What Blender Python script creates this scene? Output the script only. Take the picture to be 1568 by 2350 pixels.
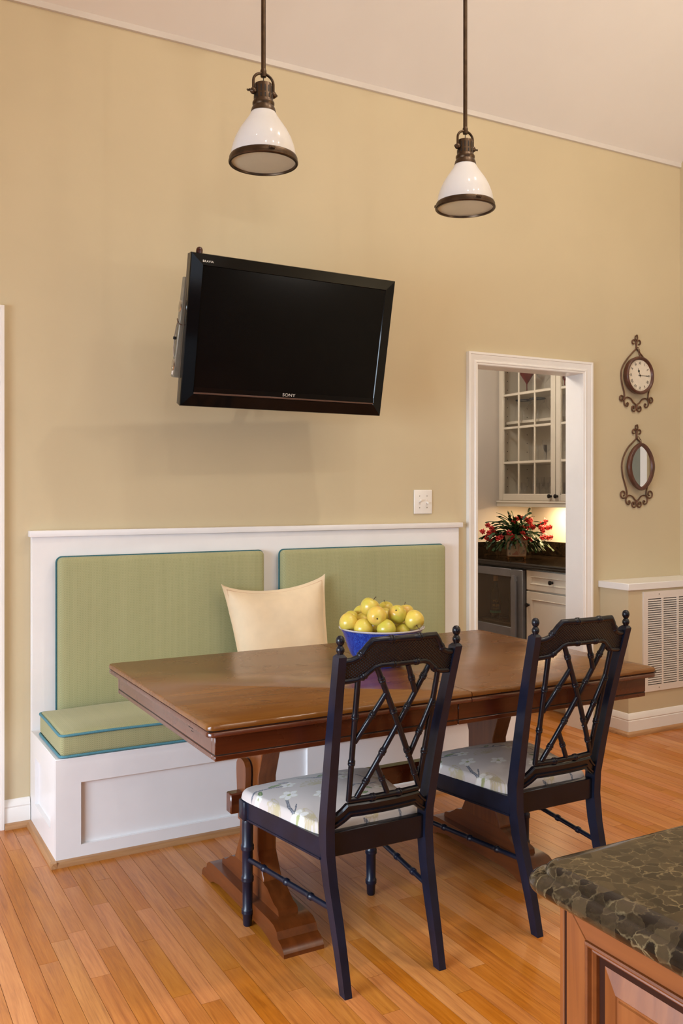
import bpy, bmesh, math, random
import numpy as np
from mathutils import Vector, Matrix, Euler, noise as mnoise

for o in list(bpy.data.objects): bpy.data.objects.remove(o)
S = bpy.context.scene
COL = S.collection
PI = math.pi
R = math.radians

# ------------------------------------------------------------------ camera, world, lights, exposure
cam = bpy.data.objects.new('camera', bpy.data.cameras.new('camera'))
COL.objects.link(cam)
cam.location = (0, -3.938, 1.378)
cam.rotation_euler = (R(90), 0, -math.atan2(.4856, .8742))
cam.data.sensor_fit = 'HORIZONTAL'
cam.data.sensor_width = 36
cam.data.lens = 36*2087/1568
cam.data.shift_y = -45/1568
cam.data.clip_start = .05
S.camera = cam

S.view_settings.view_transform = 'Standard'
S.view_settings.look = 'None'
S.view_settings.gamma = 1
S.view_settings.use_curve_mapping = False
S.view_settings.exposure = 0.02

w = bpy.data.worlds.new('world'); S.world = w; w.use_nodes = True
bg = w.node_tree.nodes['Background']
bg.inputs['Color'].default_value = (.62, .78, 1, 1)
bg.inputs['Strength'].default_value = 1.2

def area(name, loc, rot, sx, sy, power, color, spread=180):
    l = bpy.data.lights.new(name, 'AREA'); l.shape = 'RECTANGLE'; l.size = sx; l.size_y = sy
    l.energy = power; l.color = color; l.spread = R(spread)
    o = bpy.data.objects.new(name, l); COL.objects.link(o); o.location = loc; o.rotation_euler = rot
    return o
WARM = (1, .935, .84)
DAY = (.70, .84, 1)
# daylight through the two left windows (just outside the panes)
area('window_daylight', (-2.35, -2.5, 1.27), (0, R(-65), 0), 1.35, 2.4, 150, DAY, 130)
# daylight from the glazed side behind the photographer
area('rear_daylight', (1.2, -7.55, 1.9), (R(90), 0, 0), 3.4, 1.9, 14, (.9, .92, 1))
# added fill light aimed up at the vaulted ceiling, no such lamp known
area('added_ceiling_fill', (3.9, -4.4, 1.95), (R(180), 0, 0), .5, .5, 98, WARM)

# ------------------------------------------------------------------ mesh helpers
WORLD = {}      # world origin of every object made here (roots without rotation)
def finish(o, label=None, cat=None, group=None, kind=None):
    if label: o['label'] = label
    if cat: o['category'] = cat
    if group: o['group'] = group
    if kind: o['kind'] = kind
    return o
def empty(name, loc=(0, 0, 0), label=None, cat=None, group=None, rot=None, kind=None):
    o = bpy.data.objects.new(name, None); COL.objects.link(o)
    o.location = loc; o.empty_display_size = .05
    if rot: o.rotation_euler = rot
    WORLD[o.name] = Vector(loc)
    return finish(o, label, cat, group, kind)

class MB:
    def __init__(s): s.bm = bmesh.new(); s.sharp = 38
    def _xf(s, vs, m):
        if m is not None: bmesh.ops.transform(s.bm, matrix=m, verts=vs)
    def box(s, x0, x1, y0, y1, z0, z1, bev=0, seg=1, m=None):
        r = bmesh.ops.create_cube(s.bm, size=1)['verts']
        for v in r:
            v.co = Vector((x0+(v.co.x+.5)*(x1-x0), y0+(v.co.y+.5)*(y1-y0), z0+(v.co.z+.5)*(z1-z0)))
        if bev:
            ed = list({e for v in r for e in v.link_edges})
            k = bmesh.ops.bevel(s.bm, geom=ed, offset=bev, segments=seg, profile=.5, affect='EDGES')
            r = list({v for f in k['faces'] for v in f.verts} | {v for v in r if v.is_valid})
        s._xf(r, m); return s
    def prism(s, pts, plane, a0, a1, m=None):
        def P(p, a):
            if plane == 'xz': return (p[0], a, p[1])
            if plane == 'yz': return (a, p[0], p[1])
            return (p[0], p[1], a)
        A = [s.bm.verts.new(P(p, a0)) for p in pts]; B = [s.bm.verts.new(P(p, a1)) for p in pts]
        n = len(pts)
        fs = [s.bm.faces.new(A), s.bm.faces.new(B[::-1])]
        for i in range(n): fs.append(s.bm.faces.new((A[i], B[i], B[(i+1) % n], A[(i+1) % n])))
        bmesh.ops.recalc_face_normals(s.bm, faces=fs)
        s._xf(A+B, m); return s
    def tube(s, pts, r, n=8, closed=False, cap=True):
        P = [Vector(p) for p in pts]; N = len(P)
        rr = r if hasattr(r, '__len__') else [r]*N
        rings = []; up = None
        for i in range(N):
            if closed: t = (P[(i+1) % N]-P[i-1])
            else: t = P[min(i+1, N-1)]-P[max(i-1, 0)]
            if t.length < 1e-9: t = Vector((0, 0, 1))
            t.normalize()
            if up is None:
                up = Vector((0, 1, 0)) if abs(t.y) < .9 else Vector((1, 0, 0))
            up = (up-t*up.dot(t))
            if up.length < 1e-6: up = Vector((1, 0, 0))-t*t.x
            up.normalize(); sd = t.cross(up)
            rings.append([s.bm.verts.new(P[i]+(up*math.cos(2*PI*k/n)+sd*math.sin(2*PI*k/n))*rr[i]) for k in range(n)])
        fs = []
        for i in range(N if closed else N-1):
            a, b = rings[i], rings[(i+1) % N]
            for k in range(n): fs.append(s.bm.faces.new((a[k], a[(k+1) % n], b[(k+1) % n], b[k])))
        if cap and not closed:
            fs.append(s.bm.faces.new(rings[0][::-1])); fs.append(s.bm.faces.new(rings[-1]))
        bmesh.ops.recalc_face_normals(s.bm, faces=fs)
        return s
    def lathe(s, prof, c=(0, 0, 0), n=24, m=None):
        rings = []; vs = []
        for r, z in prof:
            if r < 1e-6: ring = [s.bm.verts.new((c[0], c[1], c[2]+z))]
            else: ring = [s.bm.verts.new((c[0]+r*math.cos(2*PI*k/n), c[1]+r*math.sin(2*PI*k/n), c[2]+z)) for k in range(n)]
            rings.append(ring); vs += ring
        fs = []
        for a, b in zip(rings, rings[1:]):
            if len(a) == 1 and len(b) == 1: continue
            for k in range(n):
                k2 = (k+1) % n
                if len(a) == 1: fs.append(s.bm.faces.new((a[0], b[k2], b[k])))
                elif len(b) == 1: fs.append(s.bm.faces.new((a[k], a[k2], b[0])))
                else: fs.append(s.bm.faces.new((a[k], a[k2], b[k2], b[k])))
        bmesh.ops.recalc_face_normals(s.bm, faces=fs)
        s._xf(vs, m); return s
    def sweep_rect(s, path, hw, hd, m=None):
        """square-section bar through (x,y,z) points with half width hw[i] (x) and half depth hd[i] (y)"""
        rings = [[s.bm.verts.new((p[0]+a*hw[i], p[1]+b*hd[i], p[2])) for a, b in ((-1, -1), (1, -1), (1, 1), (-1, 1))] for i, p in enumerate(path)]
        fs = []
        for a, b in zip(rings, rings[1:]):
            for k in range(4): fs.append(s.bm.faces.new((a[k], a[(k+1) % 4], b[(k+1) % 4], b[k])))
        fs += [s.bm.faces.new(rings[0][::-1]), s.bm.faces.new(rings[-1])]
        bmesh.ops.recalc_face_normals(s.bm, faces=fs); return s
    def frame_profile(s, x0, x1, z0, z1, prof, y, sides='LTR', sign=-1):
        """mitred moulding round an opening; prof = [(out, proud)] ; plane y=const facing -y"""
        fs = []
        for pr in zip(prof, prof[1:]):
            cors = []
            for (o, d) in pr:
                cors.append([(x0-o, y+sign*d, z0), (x0-o, y+sign*d, z1+o), (x1+o, y+sign*d, z1+o), (x1+o, y+sign*d, z0)])
            vs = [[s.bm.verts.new(p) for p in c] for c in cors]
            for i in range(3): fs.append(s.bm.faces.new((vs[0][i], vs[0][i+1], vs[1][i+1], vs[1][i])))
        bmesh.ops.remove_doubles(s.bm, verts=s.bm.verts, dist=1e-5)
        bmesh.ops.recalc_face_normals(s.bm, faces=[f for f in s.bm.faces]); return s
    def build(s, name, mat, parent=None, local=False, smooth=True, **kw):
        bm = s.bm
        if parent is not None and not local:
            off = WORLD[parent.name]
            bmesh.ops.translate(bm, vec=-off, verts=bm.verts)
        bm.normal_update()
        if smooth:
            lim = R(s.sharp)
            for f in bm.faces: f.smooth = True
            for e in bm.edges:
                if len(e.link_faces) == 2 and e.calc_face_angle(0) > lim: e.smooth = False
        me = bpy.data.meshes.new(name); bm.to_mesh(me); bm.free()
        if mat: me.materials.append(mat)
        o = bpy.data.objects.new(name, me); COL.objects.link(o)
        if parent is not None: o.parent = parent; WORLD[o.name] = WORLD[parent.name]
        else: WORLD[o.name] = Vector((0, 0, 0))
        return finish(o, **kw)

def text_mesh(name, body, size, mat, parent, loc, rot, extrude=.0004, align='CENTER', space=1.0, sx=1.0):
    c = bpy.data.curves.new(name, 'FONT'); c.body = body; c.size = size; c.extrude = extrude
    c.align_x = align; c.align_y = 'CENTER'; c.space_character = space
    t = bpy.data.objects.new(name+'_tmp', c); COL.objects.link(t)
    bpy.context.view_layer.update()
    me = bpy.data.meshes.new_from_object(t.evaluated_get(bpy.context.evaluated_depsgraph_get()))
    bpy.data.objects.remove(t); bpy.data.curves.remove(c)
    me.materials.clear(); me.materials.append(mat)
    o = bpy.data.objects.new(name, me); COL.objects.link(o); o.parent = parent
    o.location = loc; o.rotation_euler = rot; o.scale = (sx, 1, 1)
    return o

def copy_tree(o, parent=None):
    c = o.copy(); COL.objects.link(c); c.parent = parent
    for ch in [x for x in o.children]: copy_tree(ch, c)
    return c

# ------------------------------------------------------------------ materials
def new(name):
    m = bpy.data.materials.new(name); m.use_nodes = True
    nt = m.node_tree; return m, nt, nt.nodes['Principled BSDF']
def nd(nt, t, **kw):
    n = nt.nodes.new(t)
    for k, v in kw.items():
        if hasattr(n, k): setattr(n, k, v)
        else: n.inputs[k].default_value = v
    return n
def lk(nt, a, b): nt.links.new(a, b)
def math_(nt, op, a, b=None, c=None):
    n = nt.nodes.new('ShaderNodeMath'); n.operation = op
    for i, v in enumerate((a, b, c)):
        if v is None: continue
        if isinstance(v, (int, float)): n.inputs[i].default_value = v
        else: lk(nt, v, n.inputs[i])
    return n.outputs[0]
def ramp(nt, fac, stops):
    r = nt.nodes.new('ShaderNodeValToRGB'); e = r.color_ramp.elements
    while len(e) < len(stops): e.new(.5)
    for k, (p, c) in enumerate(stops): e[k].position = p; e[k].color = (*c, 1)
    lk(nt, fac, r.inputs[0]); return r.outputs[0]
def mixc(nt, fac, a, b):
    n = nt.nodes.new('ShaderNodeMix'); n.data_type = 'RGBA'
    for i, v in ((0, fac), (6, a), (7, b)):
        if isinstance(v, (int, float)): n.inputs[i].default_value = v
        elif isinstance(v, tuple): n.inputs[i].default_value = (*v, 1)
        else: lk(nt, v, n.inputs[i])
    return n.outputs[2]
def wpos(nt):
    return nt.nodes.new('ShaderNodeNewGeometry').outputs['Position']
def opos(nt):
    return nt.nodes.new('ShaderNodeTexCoord').outputs['Object']
def mapping(nt, v, scale):
    n = nt.nodes.new('ShaderNodeMapping'); n.inputs['Scale'].default_value = scale; lk(nt, v, n.inputs[0]); return n.outputs[0]
def noise(nt, v, scale, detail=4, rough=.55, dist=0):
    n = nd(nt, 'ShaderNodeTexNoise'); n.inputs['Scale'].default_value = scale; n.inputs['Detail'].default_value = detail
    n.inputs['Roughness'].default_value = rough; n.inputs['Distortion'].default_value = dist
    lk(nt, v, n.inputs['Vector']); return n.outputs['Fac']
def bump(nt, b, h, strength, dist=.002):
    n = nd(nt, 'ShaderNodeBump'); n.inputs['Strength'].default_value = strength; n.inputs['Distance'].default_value = dist
    lk(nt, h, n.inputs['Height']); lk(nt, n.outputs[0], b.inputs['Normal'])
def plain(name, col, rough=.5, metal=0, var=.06, scale=6, bumpn=0, bscale=200, coat=0, spec=.5, sheen=0):
    m, nt, b = new(name)
    p = opos(nt); n = noise(nt, p, scale, 3)
    a = tuple(c*(1-var) for c in col); d = tuple(min(1, c*(1+var)) for c in col)
    lk(nt, ramp(nt, n, [(.35, a), (.65, d)]), b.inputs['Base Color'])
    b.inputs['Roughness'].default_value = rough; b.inputs['Metallic'].default_value = metal
    b.inputs['Coat Weight'].default_value = coat; b.inputs['Specular IOR Level'].default_value = spec
    b.inputs['Sheen Weight'].default_value = sheen
    if bumpn: bump(nt, b, noise(nt, p, bscale, 2), bumpn, .001)
    return m

M = {}
M['wall'] = plain('wall_paint', (.61, .502, .318), .62, var=.02, scale=2, bumpn=.12, bscale=420)
M['ceiling'] = plain('ceiling_paint', (.87, .825, .765), .8, var=.015, scale=2, bumpn=.1, bscale=300)
M['trim'] = plain('trim_paint', (.87, .83, .78), .32, var=.02, scale=5, bumpn=.03, bscale=60)
M['bench'] = plain('bench_paint', (.86, .835, .825), .3, var=.02, scale=5, bumpn=.03, bscale=60)
M['pantrywall'] = plain('pantry_paint', (.60, .545, .48), .6, var=.02, scale=3)
M['cabinet'] = plain('cream_lacquer', (.64, .58, .475), .35, var=.02, scale=4)
M['navy'] = plain('navy_lacquer', (.0052, .008, .021), .36, var=.25, scale=14, bumpn=.05, bscale=120, coat=.05, spec=.4)
M['blacknavy'] = plain('black_lacquer', (.005, .0055, .010), .27, var=.25, scale=14, bumpn=.08, bscale=90, coat=0, spec=.35)
M['bronze'] = plain('aged_bronze', (.075, .046, .027), .36, metal=.85, var=.25, scale=25)
M['iron'] = plain('rusty_brown_iron', (.14, .062, .03), .5, metal=.3, var=.25, scale=40, bumpn=.15, bscale=150)
M['clockwood'] = plain('red_brown_enamel', (.10, .034, .018), .38, var=.25, scale=18, coat=.2)
M['blackplastic'] = plain('gloss_black_plastic', (.003, .003, .0035), .08, var=.1, spec=.22)
M['greyplastic'] = plain('warm_grey_plastic', (.085, .066, .047), .4, var=.05)
M['screen'] = plain('dark_screen', (.003, .0028, .003), .16, var=.1, spec=.15)
M['silver'] = plain('brushed_silver', (.26, .235, .18), .45, metal=.3, var=.08, scale=30)
M['chrome'] = plain('steel', (.55, .53, .5), .22, metal=1, var=.03)
M['strip'] = plain('bronze_strip', (.17, .11, .09), .3, metal=.7, var=.05)
M['redcap'] = plain('dark_red_lens', (.05, .005, .003), .2, var=.1)
M['logo'] = plain('silver_lettering', (.75, .72, .66), .3, metal=.2, var=.02)
M['black'] = plain('matt_black', (.006, .006, .006), .6, var=.1)
M['knob'] = plain('oil_rubbed_knob', (.012, .009, .008), .3, metal=.3, var=.2)
M['switch'] = plain('switch_plate_plastic', (.85, .80, .73), .2, var=.01)
M['vent'] = plain('vent_enamel', (.78, .70, .62), .35, var=.015)
M['dark'] = plain('dark_void', (.03, .025, .02), .9, var=.1)
M['cream'] = plain('cream_velvet', (.80, .63, .42), .8, var=.05, scale=9, bumpn=.2, bscale=500, sheen=.35)
M['creamflange'] = plain('cream_flange', (.66, .45, .28), .8, var=.05, scale=9, bumpn=.2, bscale=400, sheen=.3)
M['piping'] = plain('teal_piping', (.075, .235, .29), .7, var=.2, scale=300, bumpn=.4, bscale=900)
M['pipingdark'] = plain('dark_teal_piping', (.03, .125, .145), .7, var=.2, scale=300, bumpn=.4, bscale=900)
M['stem'] = plain('apple_stem', (.06, .03, .015), .7, var=.2, scale=90)
M['opal'] = plain('white_opal_glass', (.70, .665, .64), .09, var=.01, coat=.5)
M['lens'] = plain('frosted_lens', (.66, .63, .48), .3, var=.03, scale=9)
M['steel'] = plain('stainless_door', (.20, .20, .205), .42, metal=.35, var=.06, scale=10)
M['rear_dark'] = plain('darkened_rear_wall', (.15, .075, .04), .5, var=.15)  # unseen rear wall made dark so that glossy surfaces reflect less
M['fridgeliner'] = plain('fridge_liner', (.30, .27, .22), .5, var=.05)
M['bead'] = plain('bead_paint', (.70, .64, .575), .7, var=.02)
M['blind'] = plain('grey_window_shade', (.22, .22, .17), .7, var=.1)

def woodmat(name, dark, mid, light, axis='y', rough=.3, gscale=1.0, coat=.3, tone=False, world=True, bumps=.12):
    m, nt, b = new(name)
    p = wpos(nt) if world else opos(nt)
    sc = {'x': (1.2, 22, 22), 'y': (22, 1.2, 22), 'z': (22, 22, 1.2)}[axis]
    if tone:
        at = nd(nt, 'ShaderNodeAttribute'); at.attribute_name = 'tone'
        sep = nd(nt, 'ShaderNodeSeparateColor'); lk(nt, at.outputs['Color'], sep.inputs[0])
        off = nd(nt, 'ShaderNodeCombineXYZ')
        lk(nt, math_(nt, 'MULTIPLY', sep.outputs[1], 37.0), off.inputs[0]); lk(nt, math_(nt, 'MULTIPLY', sep.outputs[2], 53.0), off.inputs[1])
        ad = nd(nt, 'ShaderNodeVectorMath'); ad.operation = 'ADD'; lk(nt, p, ad.inputs[0]); lk(nt, off.outputs[0], ad.inputs[1]); p = ad.outputs[0]
    q = mapping(nt, p, tuple(s*gscale for s in sc))
    g = noise(nt, q, 1.0, 6, .62, 1.6)
    q2 = mapping(nt, p, tuple(s*gscale*5 for s in sc)); g2 = noise(nt, q2, 1.0, 3, .6, .4)
    f = math_(nt, 'ADD', math_(nt, 'MULTIPLY', g, .72), math_(nt, 'MULTIPLY', g2, .28))
    c = ramp(nt, f, [(.33, dark), (.5, mid), (.68, light)])
    big = noise(nt, p, 2.2, 3)
    c = mixc(nt, math_(nt, 'MULTIPLY', big, .35), c, tuple(x*.75 for x in mid))
    if tone:
        hs = nd(nt, 'ShaderNodeHueSaturation'); lk(nt, c, hs.inputs['Color'])
        lk(nt, math_(nt, 'ADD', math_(nt, 'MULTIPLY', math_(nt, 'POWER', sep.outputs[0], 1.6), .22), .88), hs.inputs['Value'])
        lk(nt, math_(nt, 'ADD', math_(nt, 'MULTIPLY', sep.outputs[1], .008), .497), hs.inputs['Hue'])
        lk(nt, math_(nt, 'SUBTRACT', 1.05, math_(nt, 'MULTIPLY', sep.outputs[0], .12)), hs.inputs['Saturation'])
        c = hs.outputs[0]
    lk(nt, c, b.inputs['Base Color'])
    rr = math_(nt, 'ADD', math_(nt, 'MULTIPLY', noise(nt, p, 5, 4), .22), rough-.11)
    lk(nt, rr, b.inputs['Roughness'])
    b.inputs['Coat Weight'].default_value = coat; b.inputs['Coat Roughness'].default_value = .18
    bump(nt, b, g2, bumps, .0006)
    return m
M['floor'] = woodmat('oak_plank', (.35, .103, .017), (.53, .178, .030), (.65, .25, .050), 'y', .34, 1.9, .1, tone=True)
M['oak'] = woodmat('oak_shoe_moulding', (.27, .12, .045), (.44, .22, .09), (.56, .32, .15), 'x', .4, 1, .1)
M['oaky'] = woodmat('oak_shoe_moulding_side', (.27, .12, .045), (.44, .22, .09), (.56, .32, .15), 'y', .4, 1, .1)
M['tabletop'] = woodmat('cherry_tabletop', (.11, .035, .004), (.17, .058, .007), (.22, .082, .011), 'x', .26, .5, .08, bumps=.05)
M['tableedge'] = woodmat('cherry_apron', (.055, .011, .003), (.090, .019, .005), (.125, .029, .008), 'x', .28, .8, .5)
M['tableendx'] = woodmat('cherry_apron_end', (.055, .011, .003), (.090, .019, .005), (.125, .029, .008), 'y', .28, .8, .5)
M['trestle'] = woodmat('cherry_trestle', (.10, .025, .004), (.165, .044, .008), (.21, .062, .013), 'z', .33, .7, .12)
M['trestlefoot'] = woodmat('cherry_foot', (.075, .017, .003), (.125, .030, .005), (.17, .044, .009), 'y', .33, .7, .12)
M['island'] = woodmat('island_cherry_vertical', (.14, .034, .006), (.21, .058, .010), (.265, .082, .017), 'z', .36, .7, .1)
M['islandh'] = woodmat('island_cherry_rail', (.12, .029, .005), (.185, .049, .009), (.24, .07, .014), 'y', .36, .5, .1)
M['glaze_shade'] = plain('glaze_and_gap_shade', (.030, .008, .003), .8, spec=.1, var=.1)  # for the corner bead and the sheet painted as panel shade
M['line'] = plain('dark_line', (.008, .005, .004), .6, var=.1)  # dark colour of groove strips, scratches and dents

def fabric():
    m, nt, b = new('green_herringbone')
    g = nt.nodes.new('ShaderNodeNewGeometry')
    sp = nd(nt, 'ShaderNodeSeparateXYZ'); lk(nt, g.outputs['Position'], sp.inputs[0])
    sn = nd(nt, 'ShaderNodeSeparateXYZ'); lk(nt, g.outputs['True Normal'], sn.inputs[0])
    side = math_(nt, 'GREATER_THAN', math_(nt, 'ABSOLUTE', sn.outputs[0]), .72)
    u = math_(nt, 'ADD', math_(nt, 'MULTIPLY', sp.outputs[0], math_(nt, 'SUBTRACT', 1, side)), math_(nt, 'MULTIPLY', sp.outputs[1], side))
    v = math_(nt, 'ADD', sp.outputs[2], math_(nt, 'MULTIPLY', sp.outputs[1], math_(nt, 'SUBTRACT', 1, side)))
    W = .0130
    tri = math_(nt, 'PINGPONG', u, W/2)
    ph = math_(nt, 'FRACT', math_(nt, 'DIVIDE', math_(nt, 'ADD', v, math_(nt, 'MULTIPLY', tri, 1.7)), .0072))
    st = math_(nt, 'GREATER_THAN', ph, .48)
    p = g.outputs['Position']
    fine = noise(nt, p, 900, 2)
    strie = noise(nt, mapping(nt, p, (55, 1.5, 1.5)), 1, 2)
    c1 = mixc(nt, strie, (.25, .255, .11), (.33, .32, .15)); c2 = mixc(nt, strie, (.43, .41, .21), (.52, .48, .27))
    c = mixc(nt, st, c1, c2)
    c = mixc(nt, math_(nt, 'MULTIPLY', math_(nt, 'GREATER_THAN', math_(nt, 'ABSOLUTE', math_(nt, 'SUBTRACT', math_(nt, 'DIVIDE', tri, W/2), .5)), .42), .38), c, (.20, .21, .10))
    c = mixc(nt, math_(nt, 'MULTIPLY', fine, .3), c, (.26, .28, .12))
    lk(nt, c, b.inputs['Base Color']); b.inputs['Roughness'].default_value = .85; b.inputs['Sheen Weight'].default_value = .15
    bump(nt, b, math_(nt, 'ADD', st, fine), .35, .0007)
    return m
M['fabric'] = fabric()

def granite(name, lo, hi, vein, scale, veins=.75, rough=.07):
    m, nt, b = new(name); p = wpos(nt)
    nz = nd(nt, 'ShaderNodeTexNoise'); nz.inputs['Scale'].default_value = scale*1.1; nz.inputs['Detail'].default_value = 6; lk(nt, p, nz.inputs['Vector'])
    mx = nd(nt, 'ShaderNodeVectorMath'); mx.operation = 'MULTIPLY_ADD'; lk(nt, nz.outputs['Color'], mx.inputs[0]); mx.inputs[1].default_value = (1.0/scale,)*3; lk(nt, p, mx.inputs[2])
    vc = nd(nt, 'ShaderNodeTexVoronoi'); vc.inputs['Scale'].default_value = scale*1.5; lk(nt, mx.outputs[0], vc.inputs['Vector'])
    sepc = nd(nt, 'ShaderNodeSeparateColor'); lk(nt, vc.outputs['Color'], sepc.inputs[0])
    body = ramp(nt, math_(nt, 'ADD', math_(nt, 'MULTIPLY', sepc.outputs[0], .55), math_(nt, 'MULTIPLY', noise(nt, p, scale*2.5, 5, .65), .45)), [(.25, lo), (.5, tuple((x+y)/2 for x, y in zip(lo, hi))), (.75, hi)])
    ve = nd(nt, 'ShaderNodeTexVoronoi'); ve.feature = 'DISTANCE_TO_EDGE'; ve.inputs['Scale'].default_value = scale*1.5; lk(nt, mx.outputs[0], ve.inputs['Vector'])
    n3 = noise(nt, p, scale*3.2, 6, .7)
    e0 = math_(nt, 'SUBTRACT', ve.outputs['Distance'], math_(nt, 'MULTIPLY', math_(nt, 'SUBTRACT', n3, .46), .30))
    e1 = ramp(nt, e0, [(.0, (1, 1, 1)), (.04, (.4, .4, .4)), (.075, (0, 0, 0))])
    mask = ramp(nt, noise(nt, p, scale*.55, 4, .6), [(.44, (.06, .06, .06)), (.62, (1, 1, 1))])
    f = math_(nt, 'MULTIPLY', math_(nt, 'MULTIPLY', e1, mask), veins)
    lk(nt, mixc(nt, f, body, vein), b.inputs['Base Color'])
    b.inputs['Roughness'].default_value = rough; b.inputs['Specular IOR Level'].default_value = .4
    return m
M['granite'] = granite('brown_granite', (.010, .0065, .0045), (.055, .036, .018), (.18, .13, .065), 36, .8)
M['blackgranite'] = granite('black_granite', (.003, .0025, .002), (.016, .010, .006), (.05, .03, .015), 40, .4)

def attrmat(name, rough=.75, sheen=0, bs=0, coat=0):
    m, nt, b = new(name)
    at = nd(nt, 'ShaderNodeAttribute'); at.attribute_name = 'print'
    c = at.outputs['Color']
    c = mixc(nt, math_(nt, 'MULTIPLY', noise(nt, opos(nt), 260, 2), .12), c, (.5, .45, .42))
    lk(nt, c, b.inputs['Base Color']); b.inputs['Roughness'].default_value = rough; b.inputs['Sheen Weight'].default_value = sheen
    b.inputs['Coat Weight'].default_value = coat
    if bs: bump(nt, b, noise(nt, opos(nt), 500, 2), bs, .0006)
    return m
M['floral'] = attrmat('floral_seat_fabric', .8, .15, .3)
M['potprint'] = attrmat('painted_pot_glaze', .4, coat=.2)

def caned():
    m, nt, b = new('woven_cane_lacquer')
    sp = nd(nt, 'ShaderNodeSeparateXYZ'); lk(nt, opos(nt), sp.inputs[0])
    a = math_(nt, 'SINE', math_(nt, 'MULTIPLY', sp.outputs[0], 2*PI/.0105))
    c = math_(nt, 'SINE', math_(nt, 'MULTIPLY', sp.outputs[2], 2*PI/.0085))
    h = math_(nt, 'MULTIPLY', a, c)
    b.inputs['Roughness'].default_value = .25; b.inputs['Specular IOR Level'].default_value = .4
    lk(nt, ramp(nt, h, [(.2, (.004, .004, .006)), (.9, (.012, .011, .014))]), b.inputs['Base Color'])
    bump(nt, b, h, .55, .0016); return m
M['cane'] = caned()

def applemat():
    m, nt, b = new('golden_apple_skin')
    oi = nd(nt, 'ShaderNodeObjectInfo'); p = opos(nt)
    big = noise(nt, p, 16, 3)
    c = mixc(nt, oi.outputs['Random'], (.52, .45, .055), (.70, .52, .085))
    c = mixc(nt, ramp(nt, big, [(.48, (0, 0, 0)), (.72, (.8, .8, .8))]), c, (.78, .43, .085))
    sk = ramp(nt, noise(nt, p, 420, 2), [(.68, (0, 0, 0)), (.76, (.4, .4, .4))])
    c = mixc(nt, sk, c, (.5, .36, .12))
    lk(nt, c, b.inputs['Base Color']); b.inputs['Roughness'].default_value = .32; b.inputs['Coat Weight'].default_value = .25
    b.inputs['Subsurface Weight'].default_value = .08; b.inputs['Subsurface Radius'].default_value = (.01, .006, .002)
    return m
M['apple'] = applemat()
def bowlmat():
    m, nt, b = new('speckled_cobalt_glaze'); p = opos(nt)
    vo = nd(nt, 'ShaderNodeTexVoronoi'); vo.inputs['Scale'].default_value = 330; lk(nt, p, vo.inputs['Vector'])
    f = math_(nt, 'ADD', math_(nt, 'MULTIPLY', vo.outputs['Distance'], .6), math_(nt, 'MULTIPLY', noise(nt, p, 70, 4), .6))
    lk(nt, ramp(nt, f, [(.3, (.004, .010, .12)), (.6, (.010, .034, .27)), (.85, (.03, .10, .42))]), b.inputs['Base Color'])
    b.inputs['Roughness'].default_value = .28; b.inputs['Coat Weight'].default_value = .4; return m
M['bowl'] = bowlmat()
M['bowlrim'] = plain('pale_grey_rim_glaze', (.50, .46, .47), .2, var=.1, scale=30, coat=.4)
M['leaf'] = plain('cactus_leaf', (.018, .050, .010), .42, var=.45, scale=30)
M['flower'] = plain('cactus_flower', (.52, .02, .02), .5, var=.35, scale=60)
M['flowerpale'] = plain('cactus_flower_throat', (.80, .32, .28), .5, var=.2, scale=60)
M['soil'] = plain('potting_soil', (.03, .018, .01), .95, var=.3, scale=60)
M['potgold'] = plain('gilded_brown_edge', (.22, .09, .02), .4, metal=.3, var=.2, scale=40)
M['teal'] = plain('teal_label_band', (.06, .42, .38), .5)
M['labelgold'] = plain('label_print', (.85, .58, .24), .5)
M['bottle'] = plain('dark_bottle_glass', (.02, .022, .012), .12, var=.1, coat=.3)
M['dial'] = plain('clock_dial', (.80, .70, .55), .5, var=.04, scale=20)

def glassmat(name, tint=(1, 1, 1), refl=.5, rough=.02, body=0.0, bodycol=(.6, .6, .6)):
    m, nt, b = new(name)
    nt.nodes.remove(b); out = nt.nodes['Material Output']
    tr = nd(nt, 'ShaderNodeBsdfTransparent'); tr.inputs[0].default_value = (*tint, 1)
    gl = nd(nt, 'ShaderNodeBsdfGlossy'); gl.inputs['Roughness'].default_value = rough
    lw = nd(nt, 'ShaderNodeLayerWeight'); lw.inputs['Blend'].default_value = .5
    mx = nd(nt, 'ShaderNodeMixShader'); lk(nt, math_(nt, 'ADD', math_(nt, 'MULTIPLY', math_(nt, 'POWER', lw.outputs['Facing'], 3.0), refl*3.0), .035), mx.inputs[0]); lk(nt, tr.outputs[0], mx.inputs[1]); lk(nt, gl.outputs[0], mx.inputs[2])
    last = mx.outputs[0]
    if body:
        df = nd(nt, 'ShaderNodeBsdfDiffuse'); df.inputs[0].default_value = (*bodycol, 1)
        m2 = nd(nt, 'ShaderNodeMixShader'); m2.inputs[0].default_value = body; lk(nt, last, m2.inputs[1]); lk(nt, df.outputs[0], m2.inputs[2]); last = m2.outputs[0]
    lk(nt, last, out.inputs[0]); return m
M['pane'] = glassmat('cabinet_pane_glass', (.985, .985, .98), .05)
M['glass'] = glassmat('drinking_glass', (.99, .99, .99), .30, .03)
M['redglass'] = glassmat('red_glass', (.5, .10, .08), .25, .05, .45, (.28, .02, .02))
M['blueglass'] = glassmat('blue_rim_glass', (.15, .2, .3), .25, .05, .4, (.03, .05, .09))
M['smoked'] = glassmat('smoked_pane', (.88, .82, .72), .12, .04, .16, (.17, .14, .10))
M['mirror'] = plain('mirror_glass', (.82, .83, .80), .01, metal=1, var=0.001)
def emis(name, col, st):
    m, nt, b = new(name); b.inputs['Base Color'].default_value = (.9, .85, .75, 1)
    b.inputs['Emission Color'].default_value = (*col, 1); b.inputs['Emission Strength'].default_value = st; return m
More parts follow.
